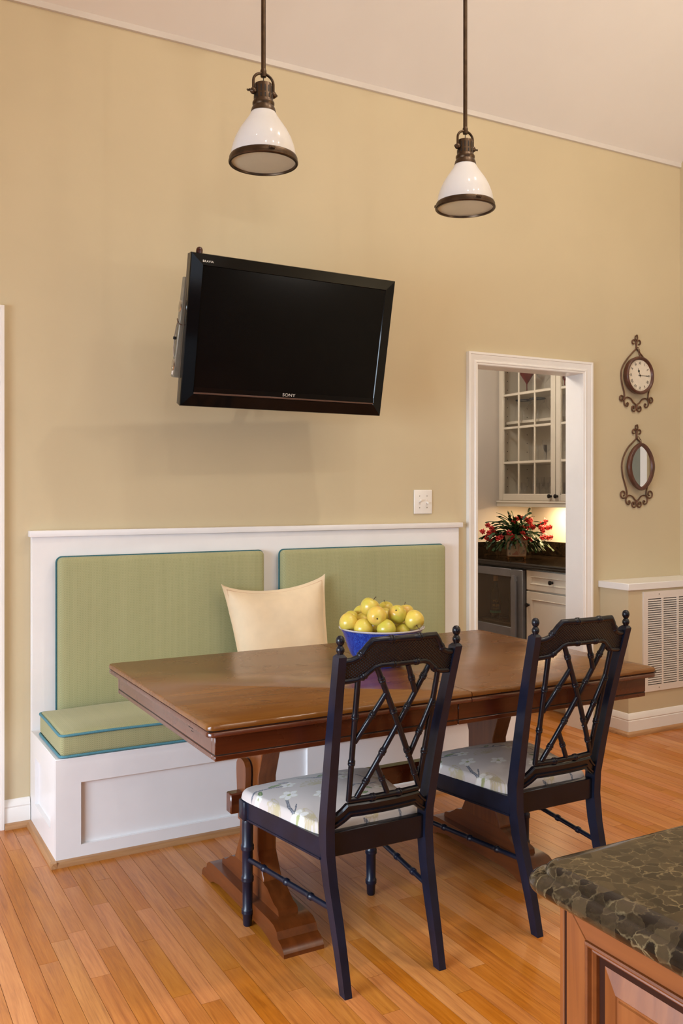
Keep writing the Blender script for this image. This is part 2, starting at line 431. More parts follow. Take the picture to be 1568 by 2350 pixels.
M['bulb'] = emis('lit_lamp_lens', (1, .75, .5), 9)
M['undercab'] = emis('lit_strip_lens', (1, .72, .4), 14)

# ------------------------------------------------------------------ room shell
WT = .12                                    # back wall thickness
RX = 4.606                                  # right wall plane
LX = -2.2                                   # left wall plane
FY = -7.6                                   # wall behind the photographer
H = 3.42; SL = .83; RY = -3.8               # eaves height, ceiling slope, ridge
DX0, DX1, DZ = 3.02, 3.782, 2.066           # pantry doorway
PX1, PY1, PX0, PH = 4.53, 1.30, 2.3, 2.5    # pantry room

def struct(o, label): finish(o, label=label, kind='structure'); return o

g = MB()
g.box(LX-.15, DX0, 0, WT, 0, H+.02); g.box(DX1, RX+.12, 0, WT, 0, H+.02); g.box(DX0, DX1, 0, WT, DZ+.012, H+.02)
struct(g.build('wall_back', M['wall'], smooth=False), 'tan painted back wall behind the bench and the television')
ridge = H-SL*RY
gab = [(WT, 0), (WT, H), (RY, ridge), (FY, H), (FY, 0)]
g = MB(); g.prism(gab, 'yz', RX, RX+.12)
struct(g.build('wall_right', M['wall'], smooth=False), 'tan side wall turning toward the viewer past the clock')
# left wall with window opening
wy0, wy1, wz0, wz1 = -3.7, -1.3, .5, 2.05
g = MB()
g.box(LX-.12, LX, FY, wy0, 0, H); g.box(LX-.12, LX, wy1, WT, 0, H); g.box(LX-.12, LX, wy0, wy1, 0, wz0); g.box(LX-.12, LX, wy0, wy1, wz1, H)
g.prism([(WT, H), (RY, ridge), (FY, H)], 'yz', LX-.12, LX)
struct(g.build('wall_left', M['wall'], smooth=False), 'tan wall on the left with a wide window')
win = empty('window_1', (LX, (wy0+wy1)/2, wz0), kind='structure'); win['label'] = 'wide white framed window in the left wall'
g = MB(); fr = .06
g.box(LX-.1, LX+.015, wy0, wy0+fr, wz0, wz1); g.box(LX-.1, LX+.015, wy1-fr, wy1, wz0, wz1)
g.box(LX-.1, LX+.015, wy0, wy1, wz0, wz0+fr); g.box(LX-.1, LX+.015, wy0, wy1, wz1-fr, wz1)
for k in (1, 2): yy = wy0+(wy1-wy0)*k/3; g.box(LX-.09, LX, yy-.03, yy+.03, wz0, wz1)
g.build('window_frame', M['trim'], win, smooth=False)
# front wall with wide window
fx0, fx1, fz0, fz1 = -.6, 3.0, .9, 2.9
g = MB(); g.box(LX, fx0, FY-.12, FY, 0, H); g.box(fx1, RX, FY-.12, FY, 0, H); g.box(fx0, fx1, FY-.12, FY, 0, fz0); g.box(fx0, fx1, FY-.12, FY, fz1, H)
struct(g.build('wall_front', M['rear_dark'], smooth=False), 'unseen kitchen wall behind the viewer, coloured dark to dim reflections')
win2 = empty('window_2', (1.2, FY, fz0), kind='structure'); win2['label'] = 'white framed window behind the photographer'
g = MB(); g.box(fx0, fx0+.07, FY-.1, FY+.015, fz0, fz1); g.box(fx1-.07, fx1, FY-.1, FY+.015, fz0, fz1); g.box(fx0, fx1, FY-.1, FY+.015, fz0, fz0+.07); g.box(fx0, fx1, FY-.1, FY+.015, fz1-.07, fz1)
for k in (1, 2, 3): xx = fx0+(fx1-fx0)*k/4; g.box(xx-.03, xx+.03, FY-.09, FY, fz0, fz1)
g.build('window_frame', M['trim'], win2, smooth=False)
win3 = empty('window_3', (RX, -.95, .95), kind='structure'); win3['label'] = 'white cased window with a grey shade on the side wall past the clock'
g = MB(); g.frame_profile(-1.62, -.375, .95, 2.25, [(0, 0), (0, .02), (.06, .024), (.06, 0)], 0, sign=-1)
for vv in g.bm.verts: vv.co = Vector((RX+vv.co.y, vv.co.x, vv.co.z))
g.box(RX-.03, RX, -1.68, -.315, .90, .95); bmesh.ops.recalc_face_normals(g.bm, faces=g.bm.faces); g.build('casing', M['trim'], win3, smooth=False)
g = MB(); g.box(RX-.006, RX-.001, -1.62, -.375, .95, 2.25)
for k in range(8): g.box(RX-.014, RX-.006, -.375-.155*k-.03, -.375-.155*k, .95, 2.25)
g.build('shade', M['blind'], win3, smooth=False)
# vaulted ceiling
g = MB(); t = .1
g.prism([(WT, H+SL*-WT), (RY, ridge), (FY-.1, H-SL*.1), (FY-.1, H-SL*.1+t), (RY, ridge+t), (WT, H-SL*WT+t)], 'yz', LX-.12, RX+.12)
struct(g.build('ceiling', M['ceiling'], smooth=False), 'off-white vaulted ceiling rising from the back wall')
g = MB(); g.prism([(0, H-.018), (-.010, H-.016), (-.012, H+.012), (0, H+.012)], 'yz', LX, RX)
struct(g.build('trim_1', M['bead'], smooth=False), 'thin pale bead where the back wall meets the ceiling')

# pantry shell
g = MB()
g.box(PX0-.1, PX1+.1, PY1, PY1+.1, 0, PH)
struct(g.build('wall_pantry_far', M['pantrywall'], smooth=False), 'pale beige far wall of the pantry beyond the doorway')
g = MB(); g.box(PX1, PX1+.1, WT, PY1, 0, PH)
struct(g.build('wall_pantry_right', M['pantrywall'], smooth=False), 'pale beige pantry wall behind the counter')
g = MB(); g.box(PX0-.1, PX0, WT, PY1, 0, PH)
struct(g.build('wall_pantry_left', M['pantrywall'], smooth=False), 'pantry side wall out of view')
g = MB(); g.box(PX0-.1, PX1+.1, WT, PY1+.1, PH, PH+.08)
struct(g.build('ceiling_pantry', M['ceiling'], smooth=False), 'flat pantry ceiling')

# floor planks (strip oak running away from the viewer)
rng = random.Random(11)
fl = empty('floor', (0, 0, 0), kind='structure'); fl['label'] = 'honey oak strip floor running toward the back wall'
g = MB(); g.box(LX-.1, RX+.1, FY-.1, PY1+.1, -.06, -.019)
g.build('subfloor', M['dark'], fl, smooth=False)
PW = .0572
planks = []
camx, camy = 0, -3.938
ff = Vector((.4856, .8742)); rr_ = Vector((.8742, -.4856))
for k in range(int((LX)/PW)-1, int(RX/PW)+1):
    x0 = k*PW
    y = FY-rng.random()*.8
    while y < PY1:
        L = rng.choice([.35, .5, .65, .8, .95, 1.15, 1.4])*(.85+.3*rng.random())
        y1 = min(y+L, PY1)
        planks.append((x0, max(y, FY), y1, rng.random(), rng.random(), rng.random()))
        y = y1
def vis(p):
    best = 0
    for yy in (p[1], (p[1]*.66+p[2]*.34), (p[1]+p[2])/2, (p[1]*.34+p[2]*.66), p[2]):
        q = Vector((p[0]+PW/2-camx, yy-camy)); wz = q.dot(ff)
        if wz < 1.2: continue
        u = 784+2087*q.dot(rr_)/wz; v = 1130+2087*1.378/wz
        if -30 < u < 1598 and v < 2390:
            # hidden by island / back wall / bench
            if yy > 0 and not (3.0 < p[0] < 4.0): continue
            if .71 < p[0] < 2.82 and yy > -.48: continue
            if p[0] > .85 and yy < -3.0: continue
            best = max(best, (p[2]-p[1])/wz**2/wz)
    return best
scored = sorted(((vis(p), i) for i, p in enumerate(planks)), reverse=True)
chosen = {i for s, i in scored[:300] if s > 0}
def add_plank(bm, p, layer):
    x0, y0, y1, a, b_, c_ = p
    gp = .0006; r = bmesh.ops.create_cube(bm, size=1)
    for v in r['verts']:
        v.co = Vector((x0+gp+(v.co.x+.5)*(PW-2*gp), y0+gp+(v.co.y+.5)*(y1-y0-2*gp), -.019+(v.co.z+.5)*.019+ (a-.5)*.0003*(v.co.z > 0)))
    top = [f for f in {f for v in r['verts'] for f in v.link_faces} if f.normal.z > .9 or all(v.co.z > -.005 for v in f.verts)]
    for f in {f for v in r['verts'] for f in v.link_faces}:
        for l in f.loops: l[layer] = (a, b_, c_, 1)
rest = bmesh.new(); lr = rest.loops.layers.float_color.new('tone')
for i, p in enumerate(planks):
    if i in chosen:
        bm = bmesh.new(); l = bm.loops.layers.float_color.new('tone'); add_plank(bm, p, l)
        me = bpy.data.meshes.new('plank'); bm.to_mesh(me); bm.free(); me.materials.append(M['floor'])
        o = bpy.data.objects.new('plank', me); COL.objects.link(o); o.parent = fl
    else: add_plank(rest, p, lr)
me = bpy.data.meshes.new('outer_planks'); rest.to_mesh(me); rest.free(); me.materials.append(M['floor'])
o = bpy.data.objects.new('outer_planks', me); COL.objects.link(o); o.parent = fl; o['kind'] = 'stuff'

# baseboards with oak shoe
def shoe(g, a, b, horiz, face):
    """quarter round shoe; horiz: runs in x at y=face (facing -y) else runs in y at x=face (facing -x)"""
    pr = [(0, 0), (-.02, 0), (-.019, .010), (-.013, .019), (0, .022)]
    if horiz: g.prism([(face+p, z) for p, z in pr], 'yz', a, b)
    else: g.prism([(face+p, z) for p, z in pr], 'xz', a, b)
bprof = [(0, 0), (-.016, 0), (-.016, .078), (-.013, .082), (-.015, .088), (-.010, .10), (-.004, .112), (0, .114)]
def baseboard(name, label, a, b, horiz, face, a2=None, b2=None):
    e = empty(name, (0, 0, 0), kind='structure'); e['label'] = label
    g = MB(); g.prism([(face+p, z) for p, z in bprof], 'yz' if horiz else 'xz', a, b); g.build('board', M['trim'], e)
    g = MB(); shoe(g, a if a2 is None else a2, b if b2 is None else b2, horiz, face-.016); g.build('shoe_moulding', M['oak'] if horiz else M['oaky'], e)
baseboard('baseboard_back', 'short white baseboard with oak shoe between left door casing and bench', .601, .7025, True, 0)

# casings
def cprof(w, d):
    return [(0, 0), (0, d*.55), (.004, d*.62), (w*.16, d*.62), (w*.2, d*.75), (w*.3, d*.75), (w*.34, d*.6), (w*.5, d*.66), (w*.72, d*.88), (w*.8, d*.9), (w*.83, d*1.0), (w, d), (w, 0)]
e = empty('door_1', (3.4, 0, 0), kind='structure'); e['label'] = 'white cased pantry doorway without a door'
g = MB(); g.frame_profile(DX0, DX1, 0, DZ, cprof(.067, .026), 0); g.sharp = 20; g.build('casing', M['trim'], e)
g = MB(); g.box(DX0-.012, DX0+.001, -.004, WT+.004, 0, DZ+.012); g.box(DX1-.001, DX1+.012, -.004, WT+.004, 0, DZ+.012); g.box(DX0-.012, DX1+.012, -.004, WT+.004, DZ-.001, DZ+.012)
g.build('jamb', M['trim'], e, smooth=False)
g = MB(); g.frame_profile(DX0, DX1, 0, DZ, cprof(.067, .02), WT, sign=1); g.build('casing', M['trim'], e)
e = empty('door_2', (.1, 0, 0), kind='structure'); e['label'] = 'white door casing at the far left edge beside the bench'
g = MB(); g.frame_profile(-.33, .532, 0, 2.075, cprof(.067, .026), 0); g.sharp = 20; g.build('casing', M['trim'], e)
g = MB(); g.box(-.33, .532, -.006, -.001, .01, 2.075)
for (xa, xb) in ((-.25, .06), (.14, .45)):
    for (za, zb) in ((.2, .9), (1.05, 1.95)): g.box(xa, xb, -.012, -.005, za, zb, .005)
g.build('door_slab', M['trim'], e, smooth=False)

# ledge box with return air vent
LX0, LY0, LZ = 3.925, -.222, .822
g = MB(); g.box(LX0, RX, LY0, 0, 0, LZ)
struct(g.build('wall_ledge', M['wall'], smooth=False), 'low tan boxed-out wall under the white ledge shelf')
g = MB(); g.box(LX0-.014, RX, LY0-.014, 0, LZ, LZ+.039, .0025)
o = g.build('trim_2', M['trim']); struct(o, 'thick white ledge shelf on top of the low boxed-out wall')
e = empty('baseboard_right', (0, 0, 0), kind='structure'); e['label'] = 'white baseboard with oak shoe wrapping the low boxed-out wall'
def mitred(g, prof, x, y, z0, xr, ybk):
    for (d0, h0), (d1, h1) in zip(prof, prof[1:]):
        ring = lambda d, h: [(x+d, ybk, h), (x+d, y+d, h), (xr, y+d, h)]
        A = [g.bm.verts.new(p) for p in ring(d0, h0)]; B = [g.bm.verts.new(p) for p in ring(d1, h1)]
        for i in range(2): g.bm.faces.new((A[i], A[i+1], B[i+1], B[i]))
    bmesh.ops.remove_doubles(g.bm, verts=g.bm.verts, dist=1e-6); bmesh.ops.recalc_face_normals(g.bm, faces=g.bm.faces)
g = MB(); g.sharp = 25; mitred(g, [(0, 0), (-.016, 0), (-.016, .082), (-.013, .086), (-.016, .092), (-.012, .108), (-.004, .122), (0, .124)], LX0, LY0, 0, RX, -.005); g.build('board', M['trim'], e)
g = MB(); mitred(g, [(-.016, 0), (-.036, 0), (-.034, .012), (-.027, .021), (-.016, .024)], LX0, LY0, 0, RX, -.03); g.build('shoe_moulding', M['oak'], e)

v = empty('air_vent', (4.3, LY0, .233), 'large white louvred return air vent in the low wall under the ledge', 'air vent')
vx0, vx1, vz0, vz1 = 4.036, 4.585, .233, .808
ncol = 4; cx0 = vx0+.036; cw = .1135; pitch = .127
yb = LY0-.0005; yf = LY0-.009
g = MB()
g.box(vx0, cx0, yf, yb, vz0, vz1); g.box(cx0+pitch*3+cw, vx1, yf, yb, vz0, vz1)
g.box(cx0, cx0+pitch*3+cw, yf, yb, vz0, vz0+.037); g.box(cx0, cx0+pitch*3+cw, yf, yb, vz1-.042, vz1)
for k in range(3): g.box(cx0+k*pitch+cw, cx0+(k+1)*pitch, yf, yb, vz0+.037, vz1-.042)
g.build('frame', M['vent'], v, smooth=False)
g = MB(); g.box(cx0-.002, cx0+pitch*3+cw+.002, yb-.0012, yb-.0002, vz0+.035, vz1-.04); g.build('backing', M['dark'], v, smooth=False)
for sx in (cx0+cw*.8, cx0+pitch*3):
    for sz in (vz0+.018, vz1-.018):
        g = MB(); g.lathe([(0, .0015), (.004, .001), (.004, -.001)], n=10, m=Matrix.Translation((sx, yf, sz)) @ Matrix.Rotation(R(90), 4, 'X')); g.build('screw', M['silver'], v)
slat = None
nz = 38; zs = vz0+.037+.004; zp = (vz1-.042-zs-.002)/nz
for c in range(ncol):
    for k in range(nz):
        xa = cx0+c*pitch; z = zs+zp*k
        if slat is None:
            g = MB(); g.prism([(yb-.0022, .0098), (yf-.0018, .0040), (yf-.0018, .0018), (yf+.0002, .0018), (yb-.0022, .0070)], 'yz', -cw/2+.0005, cw/2-.0005)
            slat = g.build('slat', M['vent'], v, local=True, smooth=False); sm = slat
        else:
            sm = slat.copy(); COL.objects.link(sm)
        sm.location = (xa+cw/2-4.3, -LY0, z-.233-.001)
        sm.location = Vector((xa+cw/2, 0, z))-Vector((4.3, LY0, .233))

# ------------------------------------------------------------------ banquette
BX0, BX1, BY = .705, 2.883, -.504
b = empty('built_in_bench', (1.79, -.25, 0), 'white painted built-in bench with recessed panels along the back wall', 'bench')
g = MB(); g.box(BX0, BX1, -.03, -.001, 0, 1.193, .002); g.build('back_panel', M['bench'], b)
g = MB(); g.box(BX0-.010, BX1+.017, -.045, -.001, 1.193, 1.219, .003, 2); g.build('cap_rail', M['bench'], b)
g = MB(); rc = .016
g.box(BX0+rc, BX1-rc, BY+rc, -.03, 0, .388)                       # recessed body
g.build('seat_box', M['bench'], b, smooth=False)
g = MB()
# front face frame
st = [(BX0, .797), (1.743, 1.838), (2.79, BX1)]
for a, c in st: g.box(a, c, BY, BY+rc+.001, 0, .393)
for (a, c) in ((.797, 1.743), (1.838, 2.79)):
    g.box(a, c, BY, BY+rc+.001, .298, .393); g.box(a, c, BY, BY+rc+.001, 0, .066)
g.build('front_face_frame', M['bench'], b, smooth=False)
g = MB()
g.box(BX0, BX0+rc+.001, BY+rc, BY+.095, 0, .393); g.box(BX0, BX0+rc+.001, -.10, -.03, 0, .393)
g.box(BX0, BX0+rc+.001, BY+.095, -.10, .30, .393); g.box(BX0, BX0+rc+.001, BY+.095, -.10, 0, .11)
g.build('side_face_frame', M['bench'], b, smooth=False)
g = MB(); g.box(BX0-.001, BX1+.001, BY-.002, -.03, .388, .3935, .0015); g.build('seat_board', M['bench'], b)
g = MB(); shoe(g, BX0-.02, BX1+.0, True, BY); g.build('shoe_moulding', M['oak'], b)
g = MB(); shoe(g, BY-.02, -.02, False, BX0); g.build('shoe_moulding', M['oaky'], b)

def rbox_loop(x0, x1, z0, z1, r, y, n=6):
    pts = []
    for cx, cz, a0 in ((x1-r, z1-r, 0), (x0+r, z1-r, 90), (x0+r, z0+r, 180), (x1-r, z0+r, 270)):
        for k in range(n+1):
            a = R(a0+90*k/n); pts.append((cx+r*math.cos(a), y, cz+r*math.sin(a)))
    return pts
def cushion_mesh(x0, x1, y0, y1, z0, z1, puff, nx=40, ny=24, axis='y', rad=.02, seed=0):
    """soft box: grid front & back with rounded edge; axis = thin direction"""
    g = MB(); bm = g.bm
    g.box(x0, x1, y0, y1, z0, z1, rad, 4)
    bmesh.ops.subdivide_edges(bm, edges=[e for e in bm.edges if e.calc_length() > .06], cuts=18, use_grid_fill=True)
    cx, cy, cz = (x0+x1)/2, (y0+y1)/2, (z0+z1)/2
    for vtx in bm.verts:
        u = abs(vtx.co.x-cx)/((x1-x0)/2); w_ = abs(vtx.co.z-cz)/((z1-z0)/2); yy = abs(vtx.co.y-cy)/((y1-y0)/2)
        nse = mnoise.noise(Vector((vtx.co.x*5+seed, vtx.co.y*5, vtx.co.z*5)))
        if axis == 'y': vtx.co.y -= (puff*(1-min(1, u)**4)*(1-min(1, w_)**4)+.0035*nse*(1-min(1, u)**6))*(vtx.co.y < cy)
        else: vtx.co.z += (puff*(1-min(1, u)**6)*(1-min(1, yy)**4)+.004*nse)*(vtx.co.z > cz)
        if axis == 'z': vtx.co.y += .004*nse*(vtx.co.y < y0+.02)
    g.sharp = 80
    return g
def back_cushion(x0, x1, label):
    z0, z1 = .455, 1.107
    e = empty('back_cushion', ((x0+x1)/2, -.031, z0), label, 'cushion', 'green back cushions on the bench')
    cushion_mesh(x0+.003, x1-.003, -.088, -.031, z0, z1, .012, seed=x0).build('cover', M['fabric'], e)
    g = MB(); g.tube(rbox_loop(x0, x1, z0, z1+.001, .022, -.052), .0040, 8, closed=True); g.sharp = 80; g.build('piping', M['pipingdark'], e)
back_cushion(.800, 1.738, 'green herringbone back cushion with teal piping, left one behind the long seat')
back_cushion(1.822, 2.765, 'green herringbone back cushion with teal piping, right one behind the fruit bowl')
e = empty('seat_cushion', (1.79, -.25, .394), 'long green herringbone seat cushion with blue piping on the bench', 'cushion')
sx0, sx1, sy0, sy1, sz0, sz1 = .722, 2.862, -.508, -.107, .3985, .488
cushion_mesh(sx0, sx1, sy0, sy1, sz0, sz1, .016, axis='z', rad=.016, seed=4).build('cover', M['fabric'], e)
def flat_loop(x0, x1, y0, y1, r, z, n=6, wob=0):
    pts = []
    for cx, cy, a0 in ((x1-r, y1-r, 0), (x0+r, y1-r, 90), (x0+r, y0+r, 180), (x1-r, y0+r, 270)):
        for k in range(n+1):
            a = R(a0+90*k/n); pts.append((cx+r*math.cos(a), cy+r*math.sin(a), z))
    out = []
    for i in range(len(pts)):
        a, c = Vector(pts[i]), Vector(pts[(i+1) % len(pts)]); m_ = max(1, int((c-a).length/.05))
        for k in range(m_): out.append(a.lerp(c, k/m_))
    for q in out: q.z += wob*mnoise.noise(Vector((q.x*4, q.y*4, z*9)))
    return out
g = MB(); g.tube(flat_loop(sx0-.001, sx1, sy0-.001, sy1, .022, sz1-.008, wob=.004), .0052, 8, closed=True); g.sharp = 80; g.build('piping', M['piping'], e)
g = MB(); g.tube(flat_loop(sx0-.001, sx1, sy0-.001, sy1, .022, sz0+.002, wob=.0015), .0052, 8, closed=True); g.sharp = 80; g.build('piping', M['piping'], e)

# cream pillow
e = empty('throw_pillow', (1.76, -.17, .487), 'cream velvet throw pillow with flanged edge leaning on the bench back', 'pillow')
def pil(sfrom, th, name, mat, par):
    g = MB(); bm = g.bm; n = 40
    C4 = {(0, 0): Vector((1.565, -.235, .504)), (1, 0): Vector((2.005, -.235, .504)), (0, 1): Vector((1.492, -.150, .972)), (1, 1): Vector((2.022, -.135, .992))}
    def P(u, v_, side):
        a = C4[0, 0].lerp(C4[1, 0], u); c = C4[0, 1].lerp(C4[1, 1], u); q = a.lerp(c, v_)
        dip = 4*u*(1-u)
        q.z -= .052*(dip**.75)*v_**2; q.z += .0*(1-v_)
        dv = 4*v_*(1-v_)
        q.x += .012*dv**.8*(1-2*u)
        if v_ > .75 and u > .86: q.x += .0
        s = max(0, 1-(abs(2*u-1)/sfrom)**3.2)*max(0, 1-(abs(2*v_-1)/sfrom)**3.2)
        q.y += side*(th*s**.55+.0022)+.006*mnoise.noise(Vector((u*4, v_*4, 3)))
        q.y = min(q.y, -.0905) if True else q.y
        return q
    for side in (-1, 1):
        vs = [[bm.verts.new(P(i/n, j/n, side)) for i in range(n+1)] for j in range(n+1)]
        for j in range(n):
            for i in range(n): bm.faces.new((vs[j][i], vs[j][i+1], vs[j+1][i+1], vs[j+1][i]))
    bmesh.ops.remove_doubles(bm, verts=bm.verts, dist=.0001)
    # close rim
    ed = [x for x in bm.edges if len(x.link_faces) == 1]
    try: bmesh.ops.bridge_loops(bm, edges=ed)
    except Exception: pass
    bmesh.ops.recalc_face_normals(bm, faces=bm.faces); g.sharp = 75
    return g.build(name, mat, par), P
cov, PP = pil(.93, .07, 'cover', M['cream'], e)
g = MB()
loop = []
for (a, c) in (((.035, .03), (.035, .965)), ((.035, .965), (.965, .965)), ((.965, .965), (.965, .03))):
    for k in range(14):
        u = a[0]+(c[0]-a[0])*k/14; v_ = a[1]+(c[1]-a[1])*k/14; q = PP(u, v_, -1); q.y -= .001; loop.append(q)
g.tube(loop, .0032, 6); g.build('seam', M['creamflange'], e)

# ------------------------------------------------------------------ dining table
TX0, TX1, TY0, TY1 = .857, 2.539, -1.672, -.653
SEAM = 1.722; TC = (TX0+TX1)/2
t_ = empty('dining_table', (TC, -1.163, 0), 'long reddish brown trestle dining table with a seam across its top', 'table')
def ragged_slab(x0, x1, z0, z1, rl, rr, amp=.0016):
    g = MB(); bm = g.bm
    def corner(cx, cy, r, a0, n=5): return [(cx+r*math.cos(R(a0+90*k/n)), cy+r*math.sin(R(a0+90*k/n))) for k in range(n+1)]
    r0 = .022 if rl else .001; r1 = .022 if rr else .001
    pts = corner(x1-r1, TY1-r1, r1, 0)+corner(x0+r0, TY1-r0, r0, 90)+corner(x0+r0, TY0+r0, r0, 180)+corner(x1-r1, TY0+r1, r1, 270)
    full = []
    for i in range(len(pts)):
        a, c = Vector(pts[i]), Vector(pts[(i+1) % len(pts)]); m_ = max(1, int((c-a).length/.018))
        for k in range(m_): full.append(a.lerp(c, k/m_))
    cx, cy = (x0+x1)/2, (TY0+TY1)/2
    def lay(ins, z, am=0):
        out = []
        for p in full:
            q = p.copy(); nn = am*(mnoise.noise(Vector((p.x*14, p.y*14, 1)))+.6*mnoise.noise(Vector((p.x*45, p.y*45, 2))))
            i2 = ins+max(-ins*.6, nn)
            nx = 0 if (not rl and p.x < x0+.002) or (not rr and p.x > x1-.002) else (1 if p.x > cx else -1)*min(1, max(0, (abs(p.x-cx)-((x1-x0)/2-.022))/.022))
            ny = (1 if p.y > cy else -1)*min(1, max(0, (abs(p.y-cy)-((TY1-TY0)/2-.022))/.022))
            out.append(bm.verts.new((q.x-nx*i2, q.y-ny*i2, z)))
        return out
    L = [lay(.003, z0), lay(0, z0+.002), lay(0, z1-.0065), lay(.0022, z1-.0022, amp), lay(.0065, z1, amp*1.6)]
    n = len(full)
    for a, c in zip(L, L[1:]):
        for i in range(n): bm.faces.new((a[i], a[(i+1) % n], c[(i+1) % n], c[i]))
    bm.faces.new(L[0][::-1]); bm.faces.new(L[-1]); bmesh.ops.recalc_face_normals(bm, faces=bm.faces)
    return g
for (a, c, rl, rr) in ((TX0, SEAM-.0012, True, False), (SEAM+.0012, TX1, False, True)):
    top = ragged_slab(a, c, .7445, .76, rl, rr).build('tabletop_half', M['tabletop'], t_)
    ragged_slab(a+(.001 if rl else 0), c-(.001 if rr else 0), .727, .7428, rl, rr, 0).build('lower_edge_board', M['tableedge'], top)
g = MB(); g.box(TX0+.004, TX1-.004, TY0+.004, TY1-.004, .7425, .7447); g.build('groove_line', M['line'], t_, smooth=False)
AX0, AX1, AY0, AY1 = .887, 2.509, -1.642, -.683
def apron(x0, x1, y0, y1, mat, name='apron_board'):
    g = MB(); g.box(x0, x1, y0, y1, .672, .7268, .0015); g.box(x0, x1, y0, y1, .655, .6698, .002)
    g.box(x0+.002, x1-.002, y0+.002, y1-.002, .6697, .6721)
    return g.build(name, mat, t_)
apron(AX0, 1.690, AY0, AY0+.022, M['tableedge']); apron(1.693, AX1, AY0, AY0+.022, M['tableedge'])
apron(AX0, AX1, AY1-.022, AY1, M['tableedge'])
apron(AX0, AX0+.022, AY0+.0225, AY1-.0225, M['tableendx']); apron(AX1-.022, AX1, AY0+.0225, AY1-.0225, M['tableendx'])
g = MB()
for y0, y1 in ((AY0+.0012, AY0+.004),): g.box(AX0+.003, AX1-.003, y0, y1, .6690, .6725)
g.box(AX0+.0012, AX0+.004, AY0+.003, AY1-.003, .6690, .6725); g.build('apron_groove_line', M['line'], t_, smooth=False)  # dark strip laid in the apron groove
def trestle(cx):
    cy = -1.165
    hw = .0325
    prof = [(-.235, .655), (-.235, .62), (-.118, .545), (-.075, .452), (-.075, .219), (-.118, .142), (-.118, .1)]
    prof = [(-.235, .655), (-.20, .60), (-.115, .56), (-.075, .455), (-.075, .219), (-.118, .142), (-.118, .1)]
    full = prof+[(-a, c) for a, c in prof[::-1]]
    g = MB(); g.prism([(cy+a, c) for a, c in full], 'yz', cx-hw, cx+hw)
    bmesh.ops.bevel(g.bm, geom=list(g.bm.edges), offset=.0025, segments=1, affect='EDGES')
    g.build('trestle_post', M['trestle'], t_)
    blk = [(-.235, .072), (-.232, .088), (-.222, .094), (-.20, .098), (-.175, .112), (-.150, .128), (-.13, .131), (-.118, .136)]
    full = blk+[(-a, c) for a, c in blk[::-1]]
    g = MB(); g.prism([(cy+a, c) for a, c in full], 'yz', cx-hw-.0008, cx+hw+.0008); g.sharp = 25; g.build('post_block', M['trestlefoot'], t_)
    ft = [(-.345, 0), (-.344, .012), (-.335, .024), (-.322, .032), (-.302, .038), (-.300, .042), (-.292, .058), (-.27, .070), (-.235, .073)]
    full = ft+[(-a, c) for a, c in ft[::-1]]
    cut = [(.26, 0), (.235, .012), (.18, .022), (-.18, .022), (-.235, .012), (-.26, 0)]
    g = MB(); g.prism([(cy+a, c) for a, c in full+cut], 'yz', cx-.067, cx+.067); g.sharp = 25; g.build('foot', M['trestlefoot'], t_)
trestle(1.222); trestle(2.178)
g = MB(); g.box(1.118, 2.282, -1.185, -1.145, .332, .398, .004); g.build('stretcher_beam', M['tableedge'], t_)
for px_ in (1.172, 2.228):
    g = MB(); pts = [(-1.190, .30), (-1.205, .46), (-1.203, .483), (-1.192, .497), (-1.175, .503), (-1.155, .503), (-1.138, .497), (-1.127, .483), (-1.125, .46), (-1.140, .30)]
    g.prism(pts, 'yz', px_-.010, px_+.010); g.sharp = 25; g.build('wedge_peg', M['trestle'], t_)
# old scratches in the top
g = MB()
def scratch(x, y, a, L, wd=.0009):
    m_ = Matrix.Translation((x, y, .7601)) @ Matrix.Rotation(R(a), 4, 'Z'); g.box(-L/2, L/2, -wd/2, wd/2, -.00005, .0001, m=m_)
for k, (x, y, a, L) in enumerate(((1.10, -1.46, -38, .035), (1.115, -1.468, -36, .03), (1.10, -1.475, -40, .016), (1.455, -1.02, -45, .04), (1.462, -1.028, -43, .03), (2.20, -1.32, -40, .03))): scratch(x, y, a, L)
g.build('scratches', M['line'], t_, smooth=False, kind='stuff')
g = MB()
for (y, z, L) in ((-1.44, .7125, .03), (-1.452, .705, .035), (-1.465, .697, .018), (-1.50, .708, .005)):
    g.box(AX0-.0004, AX0+.001, y-L/2, y+L/2, z-.0008, z+.0008)
g.build('dents', M['line'], t_, smooth=False, kind='stuff')

# ------------------------------------------------------------------ bowl and apples
BC = (1.713, -1.152)
e = empty('fruit_bowl', (BC[0], BC[1], .7602), 'cobalt blue speckled ceramic bowl full of apples on the table', 'bowl')
outer = [(0, .004), (.062, .004), (.064, .0), (.070, .0), (.074, .006), (.094, .018), (.112, .040), (.124, .068), (.132, .094), (.139, .114), (.150, .132)]
inner = [(.1515, .1335), (.148, .132), (.136, .112), (.129, .092), (.120, .066), (.107, .040), (.088, .022), (.05, .014), (0, .012)]
g = MB(); g.lathe(outer, (BC[0], BC[1], .7602), 56); g.build('bowl_outside', M['bowl'], e)
g = MB(); g.lathe([(.1495, .1305), (.1545, .1335), (.1550, .136), (.1525, .1375)]+inner, (BC[0], BC[1], .7602), 56); g.build('bowl_rim', M['bowlrim'], e)
def apple_mesh():
    g = MB(); prof = []
    n = 18
    for k in range(n+1):
        th = PI*k/n; r = .0335*math.sin(th)**.9; z = -.031*math.cos(th)
        r *= (1+.10*(z/.031)); z -= .0085*math.exp(-(r/.008)**2)*(1 if z > 0 else -.62)
        prof.append((r, z))
    g.lathe(prof, n=22)
    for vtx in g.bm.verts:
        a = math.atan2(vtx.co.y, vtx.co.x); s = 1+.022*math.cos(5*a)*(-vtx.co.z/.031 if vtx.co.z < 0 else .2)+.02*math.cos(a+1)
        vtx.co.x *= s; vtx.co.y *= s
    g.sharp = 80; return g
